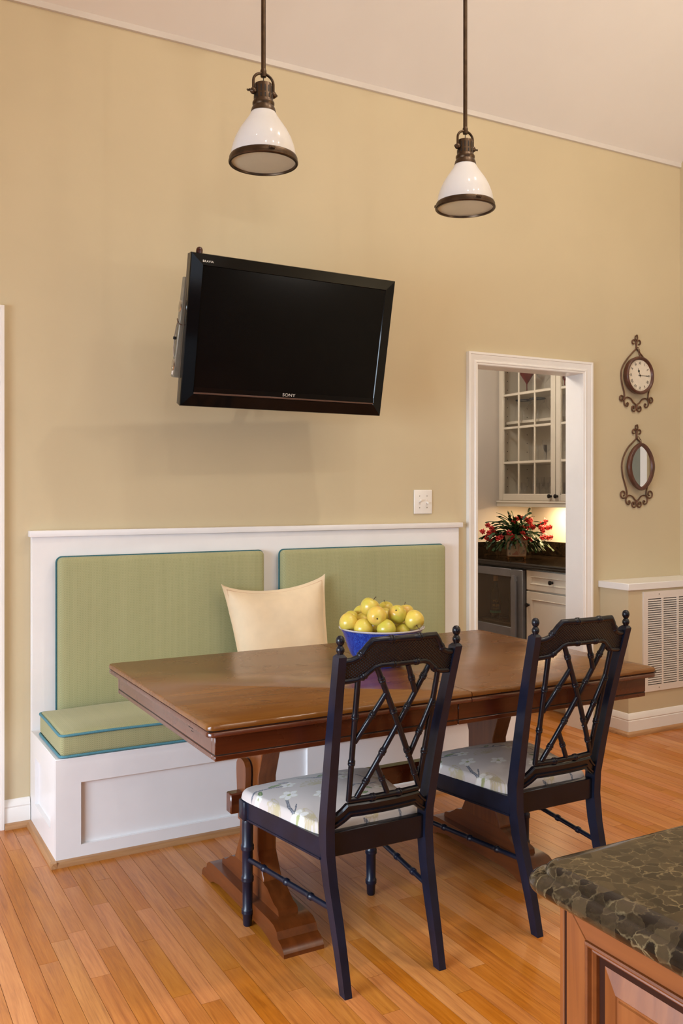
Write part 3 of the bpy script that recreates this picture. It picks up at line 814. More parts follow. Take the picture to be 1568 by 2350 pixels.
A = [(1.675, -1.130, .965, 10, 25, 'highest yellow apple crowning the pile in the blue bowl'),
     (1.678, -1.065, .937, 60, -20, 'half-hidden yellow apple behind and left of the highest one'),
     (1.583, -1.138, .9195, 20, -40, 'orange-blushed yellow apple at the left end of the bowl'),
     (1.621, -1.092, .923, -50, 10, 'blushed apple peeking out behind the leftmost apple'),
     (1.654, -1.121, .9175, 30, 60, 'apple wedged between leftmost apple and the front centre one'),
     (1.618, -1.182, .902, -30, 20, 'green-yellow apple low in front left against the bowl rim'),
     (1.656, -1.211, .943, 100, 8, 'yellow apple front centre showing its blossom end to the viewer'),
     (1.740, -1.128, .930, 50, 60, 'yellow apple tucked just right of the front centre apple'),
     (1.781, -1.071, .944, -8, 10, 'yellow apple at the back with a long upright stem'),
     (1.739, -1.213, .946, -68, 42, 'greenest apple right of centre with its stem hollow showing'),
     (1.806, -1.165, .940, -12, -12, 'apple behind the rightmost one with a short curved stem'),
     (1.789, -1.247, .928, 75, -25, 'large green-yellow apple at the right end of the bowl'),
     (1.681, -1.2336, .902, 25, -35, 'pale yellow apple low in front centre against the rim'),
     (1.755, -1.225, .886, 40, 30, 'low green apple between pale front apple and rightmost apple'),
     (1.690, -1.165, .878, 10, 30, 'mostly buried apple deep in the middle of the bowl'),
     (1.760, -1.075, .880, 10, 70, 'mostly buried apple under the upright-stemmed back apple'),
     (1.815, -1.115, .886, 30, 10, 'mostly buried apple near the right rear rim of the bowl')]
proto = empty('apple', (0, 0, 0))
bd = apple_mesh().build('flesh', M['apple'], proto, local=True)
g = MB(); g.tube([(0, 0, .018), (.0005, 0, .026), (.002, 0, .033), (.0055, .001, .040)], [.0009, .001, .0011, .0015], 6); g.build('stem', M['stem'], proto, local=True)
g = MB(); g.lathe([(.0001, -.0268), (.0024, -.0285), (.0030, -.0262)], n=7); g.build('blossom_end', M['stem'], proto, local=True)
for i, (x, y, z, rx, ry, lab) in enumerate(A):
    o = proto if i == 0 else copy_tree(proto)
    o.location = (x, y, z); o.rotation_euler = (R(rx), R(ry), R(i*67))
    if i in (6,): o.rotation_euler = (R(-82), 0, R(-28))      # blossom end faces the viewer
    if i == 9: o.rotation_euler = (R(-125), R(0), R(-40))
    if i not in (0, 6, 8, 9, 10):
        dv = Vector((.35+.3*math.sin(i*2.1), .55+.2*math.cos(i*1.7), .75)).normalized(); o.rotation_euler = (-dv).to_track_quat('Z', 'Y').to_euler()
    s_ = (1.03, .88, .98, .9, .9, 1.0, 1.03, .9, .88, 1.0, .93, 1.04, 1.0, .86, .85, .85, .85)[i]
    o.scale = (s_, s_, s_*1.07)
    finish(o, lab, 'apple', 'apples in the blue bowl')

# ------------------------------------------------------------------ chairs
CY = -1.50
ch = empty('dining_chair', (1.373, CY, 0), 'navy bamboo-style dining chair with floral seat, nearer one at the left of the table front', 'chair', 'navy dining chairs along the near side of the table')
def yb_(z, x, bow=.018):
    return -1.69-.12*(z-.45)/.505-bow*max(0, 1-(x/.165)**2)-CY
def loc(o): return o
def bamboo(pts, r, rings=(), n=10, rr=1.28):
    """tube along polyline in chair local coords with double node rings at given fractions"""
    P = [Vector(p) for p in pts]; seg = [(P[i+1]-P[i]).length for i in range(len(P)-1)]; T = sum(seg)
    fr_ = sorted(set([round(k/ max(2, int(T/.02)), 4) for k in range(max(2, int(T/.02))+1)]))
    rw = .0042/T
    for q in rings: fr_ += [q+d*rw for d in (-2.4, -2.0, -1.2, -.4, 0, .4, 1.2, 2.0, 2.4)]
    fr_ = sorted(x for x in fr_ if 0 <= x <= 1)
    def at(f):
        d = f*T
        for i, s in enumerate(seg):
            if d <= s or i == len(seg)-1: return P[i].lerp(P[i+1], min(1, d/s))
            d -= s
    pp, rad = [], []
    for f in fr_:
        k = 1+.0*f
        for q in rings:
            d = abs(f-q)/rw
            if d < .2: k = 1.1
            elif d < 2.2: k = max(k, rr if .3 < d < 1.5 else 1.1)
        pp.append(at(f)); rad.append(r*k)
    g = MB(); g.tube(pp, rad, n); g.sharp = 50; return g
X_ = 1.368
def sx(g): return g
NV, BK = M['navy'], M['blacknavy']
for s in (-1, 1):
    path = [(.156, -1.772, 0), (.157, -1.752, .08), (.159, -1.724, .18), (.163, -1.695, .28), (.166, -1.680, .37), (.168, -1.682, .44), (.172, -1.705, .55), (.178, -1.738, .70), (.185, -1.772, .83), (.191, -1.801, .936)]
    hw = [.0115, .012, .013, .0135, .014, .014, .0135, .013, .0125, .012]
    hd = [.0155, .017, .019, .021, .0225, .0225, .021, .0195, .018, .017]
    g = MB(); g.sweep_rect([(s*a, c-CY, z) for a, c, z in path], hw, hd)
    g.sweep_rect([(s*.191, -1.801-CY, .936), (s*.1915, -1.804-CY, .944)], [.012, .006], [.017, .010])
    post = g.build('back_post', NV, ch, local=True)
    g = MB(); g.lathe([(0, .950), (.008, .950), (.0085, .956), (.0115, .962), (.0118, .968), (.0085, .974), (.006, .977), (.0085, .979), (.0117, .986), (.0122, .991), (.0105, .998), (.006, 1.003), (0, 1.0045)], (s*.1915, -1.8045-CY, -.010), 18); g.sharp = 60
    g.build('finial', BK, post, local=True)
    # front leg
    lx, ly = s*.229, -1.262-CY
    g = MB(); g.lathe([(0, .0), (.0115, .0), (.014, .004), (.0155, .036), (.0185, .039), (.0195, .043), (.0185, .0465), (.0195, .050), (.0185, .054), (.0158, .057), (.0165, .138), (.0195, .142), (.0202, .146), (.019, .1495), (.0202, .153), (.0195, .157), (.0168, .161), (.0172, .238), (.0205, .242), (.0212, .246), (.020, .2495), (.0212, .253), (.0205, .257), (.0178, .261), (.0182, .325), (.0168, .336), (.015, .341), (0, .341)], (lx, ly, 0), 20)
    g.box(lx-.0215, lx+.0215, ly-.0215, ly+.0215, .340, .402, .003); g.sharp = 50
    g.build('front_leg', NV, ch, local=True)
    # side rail
    a = Vector((s*.229, -1.283-CY)); c = Vector((s*.169, -1.664-CY)); d = (c-a).normalized(); nrm = Vector((-d.y, d.x))*.011
    g = MB()
    for (z0, z1, ex) in ((.347, .403, 1), (.341, .347, 1.2)):
        g.prism([(a+nrm*ex)[:], (c+nrm*ex)[:], (c-nrm*ex)[:], (a-nrm*ex)[:]], 'xy', z0, z1)
    g.build('side_rail', NV, ch, local=True)
    # side stretcher
    bamboo([(s*.228, -1.272-CY, .213), (s*.161, -1.705-CY, .213)], .0082, (.2, .48, .76), rr=1.4).build('stretcher', NV, ch, local=True)
g = MB(); g.box(-.208, .208, -1.273-CY, -1.250-CY, .343, .403, .002); g.build('front_rail', NV, ch, local=True)
g = MB(); g.box(-.154, .154, -1.692-CY, -1.668-CY, .352, .420, .002); g.build('rear_rail', BK, ch, local=True)
# crest
def curve_pts(pp, n=6):
    out = []
    for i in range(len(pp)-1):
        for k in range(n):
            f = k/n; out.append((pp[i][0]+(pp[i+1][0]-pp[i][0])*f, pp[i][1]+(pp[i+1][1]-pp[i][1])*f))
    out.append(pp[-1]); return out
topc = [(-.176, .921), (-.150, .924), (-.138, .930), (-.124, .950), (-.105, .977), (.105, .977), (.124, .950), (.138, .930), (.150, .924), (.176, .921)]
lowc = [(-.175, .866), (-.140, .868), (-.118, .876), (-.098, .893), (-.082, .906), (.082, .906), (.098, .893), (.118, .876), (.140, .868), (.175, .866)]
def on_back(pp, dy=0): return [(x, yb_(z, x)+dy, z) for x, z in pp]
crest = bamboo(on_back(curve_pts(topc, 5)), .0092, (.13, .39, .61, .87)).build('crest_rail', BK, ch, local=True)
g = MB(); tp, lp = curve_pts(topc, 5), curve_pts(lowc, 5)
for dy in (-.0045, .0045):
    pass
rows = []
for (ax, az), (bx, bz) in zip(tp, lp):
    ring = []
    for f, dy in ((0, -.0045), (1, -.0045), (1, .0045), (0, .0045)):
        x = ax+(bx-ax)*f; z = az+(bz-az)*f; ring.append(g.bm.verts.new((x, yb_(z, x)+dy, z)))
    rows.append(ring)
for a, c in zip(rows, rows[1:]):
    for k in range(4): g.bm.faces.new((a[k], a[(k+1) % 4], c[(k+1) % 4], c[k]))
bmesh.ops.recalc_face_normals(g.bm, faces=g.bm.faces)
g.build('cane_panel', M['cane'], crest, local=True)
bamboo(on_back(curve_pts(lowc, 5)), .0085, (.16, .42, .62, .84)).build('lower_crest_rail', BK, crest, local=True)
def bar(x0, z0, x1, z1, rings, r=.0084, dy=0):
    pp = [(x0+(x1-x0)*k/8, z0+(z1-z0)*k/8) for k in range(9)]
    bamboo(on_back(pp, dy), r, rings).build('lattice_bar', BK, ch, local=True)
bar(-.132, .868, -.115, .512, (.30, .68)); bar(.132, .868, .119, .512, (.27, .68))
bar(-.081, .901, .120, .520, (.10, .35, .68, .88)); bar(.098, .897, -.091, .520, (.10, .33, .66, .88), dy=.001)
bar(.018, .90, .056, .817, (.5,), .008); bar(-.040, .825, -.119, .686, (.46,), .008)
bar(.128, .785, .064, .615, (.55,), .008); bar(-.044, .612, .006, .52, (.5,), .008)
bamboo(on_back([(-.119+.238*k/10, .513) for k in range(11)]), .0088, (.33, .70)).build('lattice_bottom_rail', BK, ch, local=True)
# moulded lower rail
mt = [(-.160, .470), (-.148, .476), (-.134, .488), (-.121, .503), (.121, .503), (.134, .488), (.148, .476), (.160, .470)]
mb_ = [(-.160, .430), (-.144, .436), (-.124, .449), (-.106, .464), (.106, .464), (.124, .449), (.144, .436), (.160, .430)]
g = MB(); rows = []
for (ax, az), (bx, bz) in zip(curve_pts(mt, 5), curve_pts(mb_, 5)):
    ring = []
    for f, dy in ((0, -.006), (.12, -.011), (.25, -.011), (.30, -.006), (.62, -.006), (.68, -.011), (.8, -.0115), (.86, -.008), (1, -.0105), (1, .006), (0, .006)):
        x = ax+(bx-ax)*f; z = az+(bz-az)*f; ring.append(g.bm.verts.new((x, yb_(z, x)+dy, z)))
    rows.append(ring)
nn = len(rows[0])
for a, c in zip(rows, rows[1:]):
    for k in range(nn): g.bm.faces.new((a[k], a[(k+1) % nn], c[(k+1) % nn], c[k]))
bmesh.ops.recalc_face_normals(g.bm, faces=g.bm.faces); g.sharp = 25
g.build('moulded_back_rail', BK, ch, local=True)

# floral seat
def seat_mesh():
    n = 170
    us = np.linspace(-1, 1, n+1)
    U, V = np.meshgrid(us, us)
    def sq(u, v, p=9.0):   # square -> superellipse
        m = np.maximum(np.abs(u), np.abs(v)); l = (np.abs(u)**p+np.abs(v)**p)**(1/p)
        k = np.where(l > 0, m/np.maximum(l, 1e-9), 1); return u*k, v*k
    A_, B_ = sq(U, V)
    y = -1.4435+B_*.2245+ .010*(1-A_**2)*(B_ > 0)*B_
    hwid = .172+(.262-.172)*np.clip((B_+1)/2, 0, 1)
    x = A_*hwid
    m = np.maximum(np.abs(U), np.abs(V))
    edge = np.clip(1-m, 0, 1)
    z = .4025+.0255*np.sqrt(np.clip(1-(1-np.clip(edge/.07, 0, 1))**2, 0, 1))+.034*(1-np.abs(A_)**2.2)*(1-np.abs(B_)**2.4)
    s = 1-.012*np.clip((.08-edge)/.08, 0, 1)
    X, Y, Z_ = x*s, y-CY, z
    # print
    px_, py_ = x.copy(), (y-CY).copy()
    drop = (.435-z).clip(0)           # unroll the side so that the print continues down the edge
    col = np.empty(X.shape+(3,)); col[:] = (.60, .53, .49)
    col *= (1+.05*np.sin(px_*37+1)*np.sin(py_*29))[..., None]
    def paint(mask, c, a=1.0):
        mm = (mask*a)[..., None]; col[:] = col*(1-mm)+np.array(c)*mm
    def seg(x0, y0, x1, y1, wd, c, a=1, hollow=False):
        dx, dy = x1-x0, y1-y0; L2 = dx*dx+dy*dy
        t = np.clip(((px_-x0)*dx+(py_-y0)*dy)/L2, 0, 1); d = np.hypot(px_-x0-t*dx, py_-y0-t*dy)
        paint(d < wd, c, a)
        if hollow: paint((d < wd*.42) & (np.sin(t*math.sqrt(L2)*900) > -.3), (.40, .40, .42), .8)
    def ell(cx, cy, a, b, rot, c, al=1, ring=None):
        ca, sa = math.cos(rot), math.sin(rot)
        u = ((px_-cx)*ca+(py_-cy)*sa)/a; v = (-(px_-cx)*sa+(py_-cy)*ca)/b; d = np.hypot(u, v)
        if c is not None: paint(d < 1, c, al)
        if ring: paint((d < 1) & (d > 1-ring[1]), ring[0], ring[2])
    WHT, OL, BEI, NVY, GRN = (.84, .82, .78), (.50, .46, .26), (.50, .42, .24), (.035, .055, .10), (.10, .19, .04)
    def mum(cx, cy, s=.03, rot=0):
        for k in range(9):
            a = rot+(k-4)*.33; ell(cx+math.cos(a)*s*.6, cy+math.sin(a)*s*.6, s*.55, s*.14, a, None, ring=(BEI, .3, .75))
        for k in range(6):
            a = rot+(k-2.5)*.4; ell(cx+math.cos(a)*s*.3, cy+math.sin(a)*s*.3, s*.35, s*.12, a, None, ring=(BEI, .35, .7))
    def flower(cx, cy, s=.022, rot=0):
        for k in range(5):
            a = rot+k*2*PI/5; ell(cx+math.cos(a)*s*.55, cy+math.sin(a)*s*.55, s*.52, s*.38, a, WHT, .95, ring=(OL, .16, .55))
        ell(cx, cy, s*.22, s*.22, 0, (.33, .36, .10), .8)
    def leaf(cx, cy, s, rot):
        ell(cx, cy, s, s*.38, rot, GRN, 1); ell(cx, cy, s*.8, s*.08, rot, (.30, .38, .12), 1)
    def branch(pts, wd=.0035):
        for a, c in zip(pts, pts[1:]): seg(*a, *c, wd, NVY, .95, hollow=wd > .003)
    rs = random.Random(5)
    mum(-.205, .055, .05, PI*.9); mum(-.155, -.085, .055, PI*.95); mum(-.05, .10, .05, 1.5); mum(.09, -.10, .045, .4); mum(.17, .09, .05, .8); mum(.02, -.15, .04, 2.6)
    branch([(-.238, .185), (-.215, .20), (-.18, .19), (-.135, .165), (-.105, .155)]); branch([(-.17, .075), (-.188, .02), (-.192, -.02)], .0045)
    branch([(-.188, -.02), (-.165, .015)], .0022)
    branch([(-.06, .22), (-.02, .175), (.03, .16), (.07, .165)], .0045); branch([(.015, .163), (.04, .19), (.075, .19)], .003)
    branch([(.02, .02), (.055, .045), (.10, .04), (.14, .06)], .0035); branch([(.12, .15), (.135, .10), (.13, .08)], .004); branch([(-.03, -.16), (0, -.185), (.05, -.18)], .004)
    branch([(.10, -.13), (.09, -.17), (.06, -.20)], .0035); branch([(-.13, .21), (-.11, .19)], .004)
    leaf(-.214, .172, .020, 1.2); leaf(-.155, .195, .022, 3.0); leaf(.01, .195, .022, .7); leaf(.075, .01, .02, 2.4); leaf(.045, -.03, .018, .3); leaf(-.02, -.19, .02, .9); leaf(.11, -.2, .018, 1.6); leaf(.145, -.06, .022, .2); leaf(.07, -.205, .016, 1.4)
    flower(-.155, .088, .030, .3); flower(-.12, .165, .024, 1); flower(-.192, -.045, .033, .9); flower(-.075, .02, .028, .4); flower(.06, .13, .026, .2); flower(-.10, -.13, .026, 1.2)
    flower(.13, .01, .027, .8); flower(.02, -.06, .024, .5); flower(.10, .19, .022, 0); flower(.19, .15, .026, .6); flower(-.23, .155, .016, 0); flower(-.04, -.205, .02, .2)
    N1 = n+1
    verts = np.stack([X, Y, Z_], -1).reshape(-1, 3)
    idx = np.arange(N1*N1).reshape(N1, N1)
    faces = np.stack([idx[:-1, :-1], idx[:-1, 1:], idx[1:, 1:], idx[1:, :-1]], -1).reshape(-1, 4)
    me = bpy.data.meshes.new('seat'); me.from_pydata(verts.tolist(), [], faces.tolist())
    ca = me.color_attributes.new('print', 'FLOAT_COLOR', 'POINT')
    ca.data.foreach_set('color', np.concatenate([col.reshape(-1, 3), np.ones((N1*N1, 1))], 1).astype(np.float32).ravel())
    me.polygons.foreach_set('use_smooth', [True]*len(me.polygons)); me.materials.append(M['floral'])
    return me
so = bpy.data.objects.new('seat', seat_mesh()); COL.objects.link(so); so.parent = ch
so['label'] = 'floral fabric seat pad'
g = MB(); g.prism([(-.150, -1.655-CY), (.150, -1.655-CY), (.215, -1.275-CY), (-.215, -1.275-CY)], 'xy', .396, .4065); g.build('seat_base', M['black'], ch, local=True)
ch2 = copy_tree(ch); ch2.location = (1.373+.690, CY+.012, 0)
finish(ch2, 'navy bamboo-style dining chair with floral seat, farther right one nearer the granite island', 'chair')

# ------------------------------------------------------------------ television
tv = empty('television', (1.719, -.413, 2.033), 'wall-mounted black flat television tilted downward above the bench', 'television', rot=(.208, 0, .036))
W2, H2 = .49, .3075
g = MB(); bm = g.bm
def rect_ring(hx, z0, z1, y): return [bm.verts.new(p) for p in ((-hx, y, z0), (hx, y, z0), (hx, y, z1), (-hx, y, z1))]
rings = [rect_ring(W2-.006, -H2+.006, H2-.006, .05), rect_ring(W2, -H2, H2, .004), rect_ring(W2-.002, -H2+.002, H2-.002, -.002), rect_ring(.4405, -.2565, .2625, -.0095), rect_ring(.438, -.2545, .26, -.006)]
for a, c in zip(rings, rings[1:]):
    for k in range(4): bm.faces.new((a[k], a[(k+1) % 4], c[(k+1) % 4], c[k]))
bm.faces.new(rings[0][::-1]); bmesh.ops.recalc_face_normals(bm, faces=bm.faces)
bz = g.build('bezel', M['blackplastic'], tv, local=True, smooth=False)
g = MB(); g.box(-.438, .438, -.0058, -.002, -.228, .26); g.build('screen', M['screen'], tv, local=True, smooth=False)
g = MB(); g.box(-.438, .438, -.0085, -.004, -.247, -.226); g.build('speaker_strip', M['blackplastic'], tv, local=True, smooth=False)
g = MB(); g.box(-.438, .438, -.0105, -.004, -.2545, -.2475, .0008); g.build('accent_strip', M['strip'], tv, local=True)
g = MB(); g.box(-W2+.004, W2-.004, .006, .052, -H2+.003, H2-.003, .003); g.build('casing', M['greyplastic'], tv, local=True)
g = MB(); g.box(-.30, .30, .052, .085, -.22, .22, .02); g.build('rear_housing', M['greyplastic'], tv, local=True)
l = text_mesh('lettering', 'SONY', .0185, M['logo'], tv, (0.001, -.0088, -.2365), (R(90), 0, 0), space=1.05, sx=1.25)
l = text_mesh('lettering', 'BRAVIA', .0125, M['logo'], tv, (-.419, -.0078, .2775), (R(90)-math.atan2(.014, .045)*.9, 0, 0), space=1.1, sx=1.05)
g = MB(); g.lathe([(.0135, 0), (.0135, .012), (.0125, .018), (.009, .0235), (.004, .026), (0, .0265)], (-.445, .03, H2-.001), 18); g.box(-.463, -.427, .018, .046, H2-.003, H2+.001)
g.build('sensor_knob', M['redcap'], tv, local=True)
# slim silver receiver strapped to rear left
bx = empty('media_player', (1.719-.020, -.413, 2.033-.016), 'slim silver box strapped upright behind the left edge of the television', 'media player', rot=(.208, R(2.8), .036))
g = MB(); g.box(-.4785, -.33, .053, .083, -.205, .203, .003); g.build('housing', M['silver'], bx, local=True)
g = MB()
for zc in (.085, -.155):
    g.lathe([(.0001, .0005), (.008, .001), (.010, .0025), (.013, .0025), (.014, 0)], n=20, m=Matrix.Translation((-.479, .067, zc)) @ Matrix.Rotation(R(-90), 4, 'Y') @ Matrix.Scale(1.9, 4, (1, 0, 0)))
g.build('end_buttons', M['chrome'], bx, local=True)
g = MB(); g.box(-.480, -.478, .060, .074, -.195, -.165, .0005); g.build('label_plate', M['vent'], bx, local=True)
g = MB(); g.tube([(-.480, .067, .03), (-.484, .068, .0), (-.487, .068, -.04), (-.485, .067, -.09), (-.480, .067, -.12)], .003, 8); g.build('cable', M['chrome'], bx, local=True)
g = MB(); g.box(-.492, -.480, .063, .073, -.052, -.040, .002); g.build('clip', M['black'], bx, local=True)
g = MB(); g.tube([(-.44, .05, .006), (-.478, .052, .012), (-.484, .062, .022), (-.482, .078, .032), (-.468, .087, .033)], .0016, 6); g.build('wire_tie', M['iron'], bx, local=True)
mt_ = empty('wall_mount', (1.75, 0, 1.98), 'black articulated wall bracket hidden behind the television', 'bracket')
g = MB(); g.box(1.66, 1.84, -.025, -.001, 1.82, 2.14, .004); g.build('wall_plate', M['black'], mt_)
g = MB(); g.box(1.73, 1.77, -.31, -.02, 1.95, 2.0, .004); g.build('arm', M['black'], mt_)

# ------------------------------------------------------------------ switch
sw = empty('light_switch', (2.671, 0, 1.329), 'white double toggle switch plate on the wall above the bench', 'light switch')
g = MB(); g.box(2.614, 2.728, -.007, -.0002, 1.266, 1.392, .004, 3); g.build('plate', M['switch'], sw)
for xx, up in ((2.648, 1), (2.694, -1)):
    g = MB(); g.box(xx-.006, xx+.006, -.0078, -.006, 1.316, 1.341, .0008); g.build('toggle_surround', M['vent'], sw)
    g = MB(); g.box(-.004, .004, -.020, 0, -.004, .004, .0015, m=Matrix.Translation((xx, -.005, 1.3285)) @ Matrix.Rotation(R(-28*up), 4, 'X')); g.build('toggle', M['switch'], sw)
    for zz in (1.298, 1.359):
        g = MB(); g.lathe([(0, 0), (.0028, 0), (.0028, .001), (0, .0014)], n=10, m=Matrix.Translation((xx, -.0068, zz)) @ Matrix.Rotation(R(90), 4, 'X')); g.build('screw', M['silver'], sw)

# ------------------------------------------------------------------ clock and mirror
def spiral(cx, cz, r0, r1, a0, a1, n=16):
    return [(cx+(r0+(r1-r0)*k/n)*math.cos(R(a0+(a1-a0)*k/n)), cz+(r0+(r1-r0)*k/n)*math.sin(R(a0+(a1-a0)*k/n))) for k in range(n+1)]
def scroll_hanger(par, cx, ztop, zb, arms, Y=-.006):
    r = .0042
    def T(pts, rr=r):
        g = MB(); g.tube([(x, Y, z) for x, z in pts], rr, 8); g.sharp = 70; return g
    for s in (-1, 1):
        # main bow: neck -> bulge -> in -> outer scroll
        pts = [(cx+s*a, z) for a, z in arms]
        # smooth with catmull
        P = [Vector((p[0], p[1])) for p in pts]; sm = []
        for i in range(len(P)-1):
            p0 = P[max(i-1, 0)]; p1 = P[i]; p2 = P[i+1]; p3 = P[min(i+2, len(P)-1)]
            for k in range(6):
                t = k/6; sm.append(tuple(.5*((2*p1)+(-p0+p2)*t+(2*p0-5*p1+4*p2-p3)*t*t+(-p0+3*p1-3*p2+p3)*t**3)))
        sm.append(tuple(P[-1]))
        T(sm).build('hanger_rod', M['iron'], par)
def iron_piece(par, cx, pts_list, Y=-.006, r=.0042, name='scroll'):
    for pts in pts_list:
        g = MB(); P = [Vector(p) for p in pts]; sm = []
        for i in range(len(P)-1):
            p0 = P[max(i-1, 0)]; p1 = P[i]; p2 = P[i+1]; p3 = P[min(i+2, len(P)-1)]
            for k in range(5):
                t = k/5; sm.append(.5*((2*p1)+(-p0+p2)*t+(2*p0-5*p1+4*p2-p3)*t*t+(-p0+3*p1-3*p2+p3)*t**3))
        sm.append(P[-1]); g.tube([(q.x, Y, q.y) for q in sm], r, 8); g.sharp = 70; g.build(name, M['iron'], par)
def wall_piece(z0, cx, par, bow, foot, join, sw_):
    """z0 neck height. bow: list (dx,z) from neck down to join; then scrolls"""
    L = []
    for s in (-1, 1):
        m = lambda pts: [(cx+s*a, z) for a, z in pts]
        # top curl + bow + outer scroll in one rod
        ox, oz, orad = foot
        curl = [(x, z) for x, z in spiral(.022, z0+.026, .009, .0185, -110, 185, 10)]
        rod = [(a, z) for a, z in curl]+bow+spiral(ox, oz, orad, orad*.38, -95, 262, 10)
        L.append(m(rod))
    iron_piece(par, cx, L, name='hanger_rod')
    # inner swag: inner scroll under join, up and over, down to centre, out to bottom curl
    L = []
    jx, jz, cz, ir = join
    for s in (-1, 1):
        m = lambda pts: [(cx+s*a, z) for a, z in pts]
        sw = [(jx-.020, jz-.022), (jx-.014, jz-.030), (jx-.024, jz-.037), (jx-.036, jz-.030), (jx-.0355+.038-.002, jz-.012)]
        sw = [(jx-.022, jz-.030), (jx-.030, jz-.022), (jx-.036, jz-.030), (jx-.030, jz-.042), (jx-.015, jz-.042), (jx-.004, jz-.030), (jx-.002, jz-.012), (jx-.012, jz+.004), (jx-.032, jz+.010), (jx-.058, jz+.002), (jx-.078, jz-.018), (.008, cz+.008), (.004, cz-.010), (.010, cz-.028), (.022, cz-.034), (.036, cz-.026), (.038, cz-.010), (.028, cz-.002), (.019, cz-.010), (.024, cz-.017)]
        L.append(m(sw))
    iron_piece(par, cx, L, name='scroll')
    g = MB(); g.tube([(cx+.011*math.cos(R(a)), -.006, z0+.055+.013*math.sin(R(a))) for a in range(0, 360, 30)], .0034, 8, closed=True); g.build('top_loop', M['iron'], par)
    g = MB(); g.lathe([(0, 0), (.005, .001), (.006, .006), (.003, .010), (.0015, .02)], n=12, m=Matrix.Translation((cx-.008, -.022, z0+.066)) @ Matrix.Rotation(R(-90), 4, 'X')); g.build('wall_hook', M['iron'], par)

ck = empty('wall_clock', (4.222, 0, 2.08), 'round clock with roman numerals hanging in a brown scrolled iron bracket', 'clock')
wall_piece(2.256, 4.220, ck, [(.004, 2.246), (.030, 2.222), (.075, 2.180), (.112, 2.135), (.127, 2.090), (.120, 2.030), (.104, 1.985), (.099, 1.955), (.104, 1.938)], (.122, 1.943, .019), (.104, 1.938, 1.900, .02), 1)
cc = Vector((4.222, -.012, 2.081)); MR = Matrix.Translation(cc) @ Matrix.Rotation(R(90), 4, 'X')
g = MB(); g.lathe([(0, -.008), (.104, -.008), (.111, -.004), (.112, .016), (.1145, .021), (.1135, .027), (.108, .031), (.103, .031), (.098, .027), (.096, .021), (.092, .018)], n=64, m=MR); g.sharp = 45; g.build('case', M['clockwood'], ck)
g = MB(); g.lathe([(0, .0195), (.0935, .0195)], n=64, m=MR); g.build('dial', M['dial'], ck)
dl = ck
for k, s in enumerate(['XII', 'I', 'II', 'III', 'IIII', 'V', 'VI', 'VII', 'VIII', 'IX', 'X', 'XI']):
    a = R(90-30*k); rr = .073
    o = text_mesh('numeral', s, .021, M['black'], ck, cc+Vector((rr*math.cos(a), -.0203, rr*math.sin(a)))-WORLD[ck.name], (R(90), -(a-R(90)), 0), .0002, sx=.85)
g = MB()
for k in range(60):
    a = 2*PI*k/60; m_ = MR @ Matrix.Rotation(a, 4, 'Z'); L = .0035 if k % 5 else .006
    g.box(.0885-L, .0885, -.0004 if k % 5 else -.0008, .0004 if k % 5 else .0008, .0196, .0201, m=m_)
g.build('minute_track', M['black'], ck, smooth=False)
def hand(name, ang, L, wd, spade):
    g = MB(); m_ = MR @ Matrix.Rotation(R(90-ang), 4, 'Z')
    pts = [(-.012, -.0012), (L*.42, -.0012), (L*.52, -wd), (L*.62, -wd*.8), (L*.75, -.0012), (L, 0), (L*.75, .0012), (L*.62, wd*.8), (L*.52, wd), (L*.42, .0012), (-.012, .0012)] if spade else [(-.014, -.0016), (L*.6, -.001), (L*.8, -.0022), (L, 0), (L*.8, .0022), (L*.6, .001), (-.014, .0016)]
    g.prism(pts, 'xy', .0215, .0222, m=m_); g.build(name, M['black'], ck, smooth=False)
hand('hour_hand', 338, .048, .007, True); hand('minute_hand', 91, .072, .003, False)
g = MB(); g.lathe([(.0, .025), (.004, .0245), (.005, .021)], n=16, m=MR); g.build('centre_pin', M['bronze'], ck)
g = MB(); g.tube([(4.222, -.03, 2.196), (4.222, -.03, 2.204)], .006, 10); g.tube([(4.222+.006*math.cos(R(a)), -.026, 2.213+.009*math.sin(R(a))) for a in range(0, 360, 30)], .0022, 7, closed=True)
g.tube([(4.223, -.024+.006*math.cos(R(a)), 2.228+.010*math.sin(R(a))) for a in range(0, 360, 30)], .0022, 7, closed=True); g.tube([(4.222, -.006, 2.254), (4.223, -.02, 2.250), (4.223, -.024, 2.238)], .0026, 7); g.build('chain_link', M['iron'], ck)

mi = empty('wall_mirror', (4.225, 0, 1.53), 'pointed oval mirror in a brown frame hanging from scrolled iron, below the clock', 'mirror')
wall_piece(1.716, 4.222, mi, [(.004, 1.706), (.030, 1.682), (.070, 1.650), (.105, 1.600), (.123, 1.545), (.116, 1.480), (.092, 1.415), (.080, 1.375), (.086, 1.352)], (.112, 1.368, .025), (.092, 1.350, 1.322, .02), 1)
mc = (4.230, -.03, 1.533)
def vesica(hw, hh, n=20, p=1.0):
    pts = []
    Rr = (hw*hw+hh*hh)/(2*hw)
    for s in (1, -1):
        for k in range(n):
            a = -math.asin(hh/Rr)+2*math.asin(hh/Rr)*k/n
            pts.append((s*(Rr*math.cos(a)-(Rr-hw)), s*Rr*math.sin(a)))
    return pts
def ovalp(hw, hh, n=40, e=1.75):
    return [(hw*math.copysign(abs(math.cos(2*PI*k/n+PI*1.5))**(2/e), math.cos(2*PI*k/n+PI*1.5)), hh*math.copysign(abs(math.sin(2*PI*k/n+PI*1.5))**(2/e), math.sin(2*PI*k/n+PI*1.5))) for k in range(n)]
g = MB(); bm = g.bm
lay = [(ovalp(.106, .138), .012), (ovalp(.111, .143), .004), (ovalp(.111, .143), -.010), (ovalp(.106, .139), -.015), (vesica(.086, .126), -.014), (vesica(.082, .122), -.006)]
prev = None
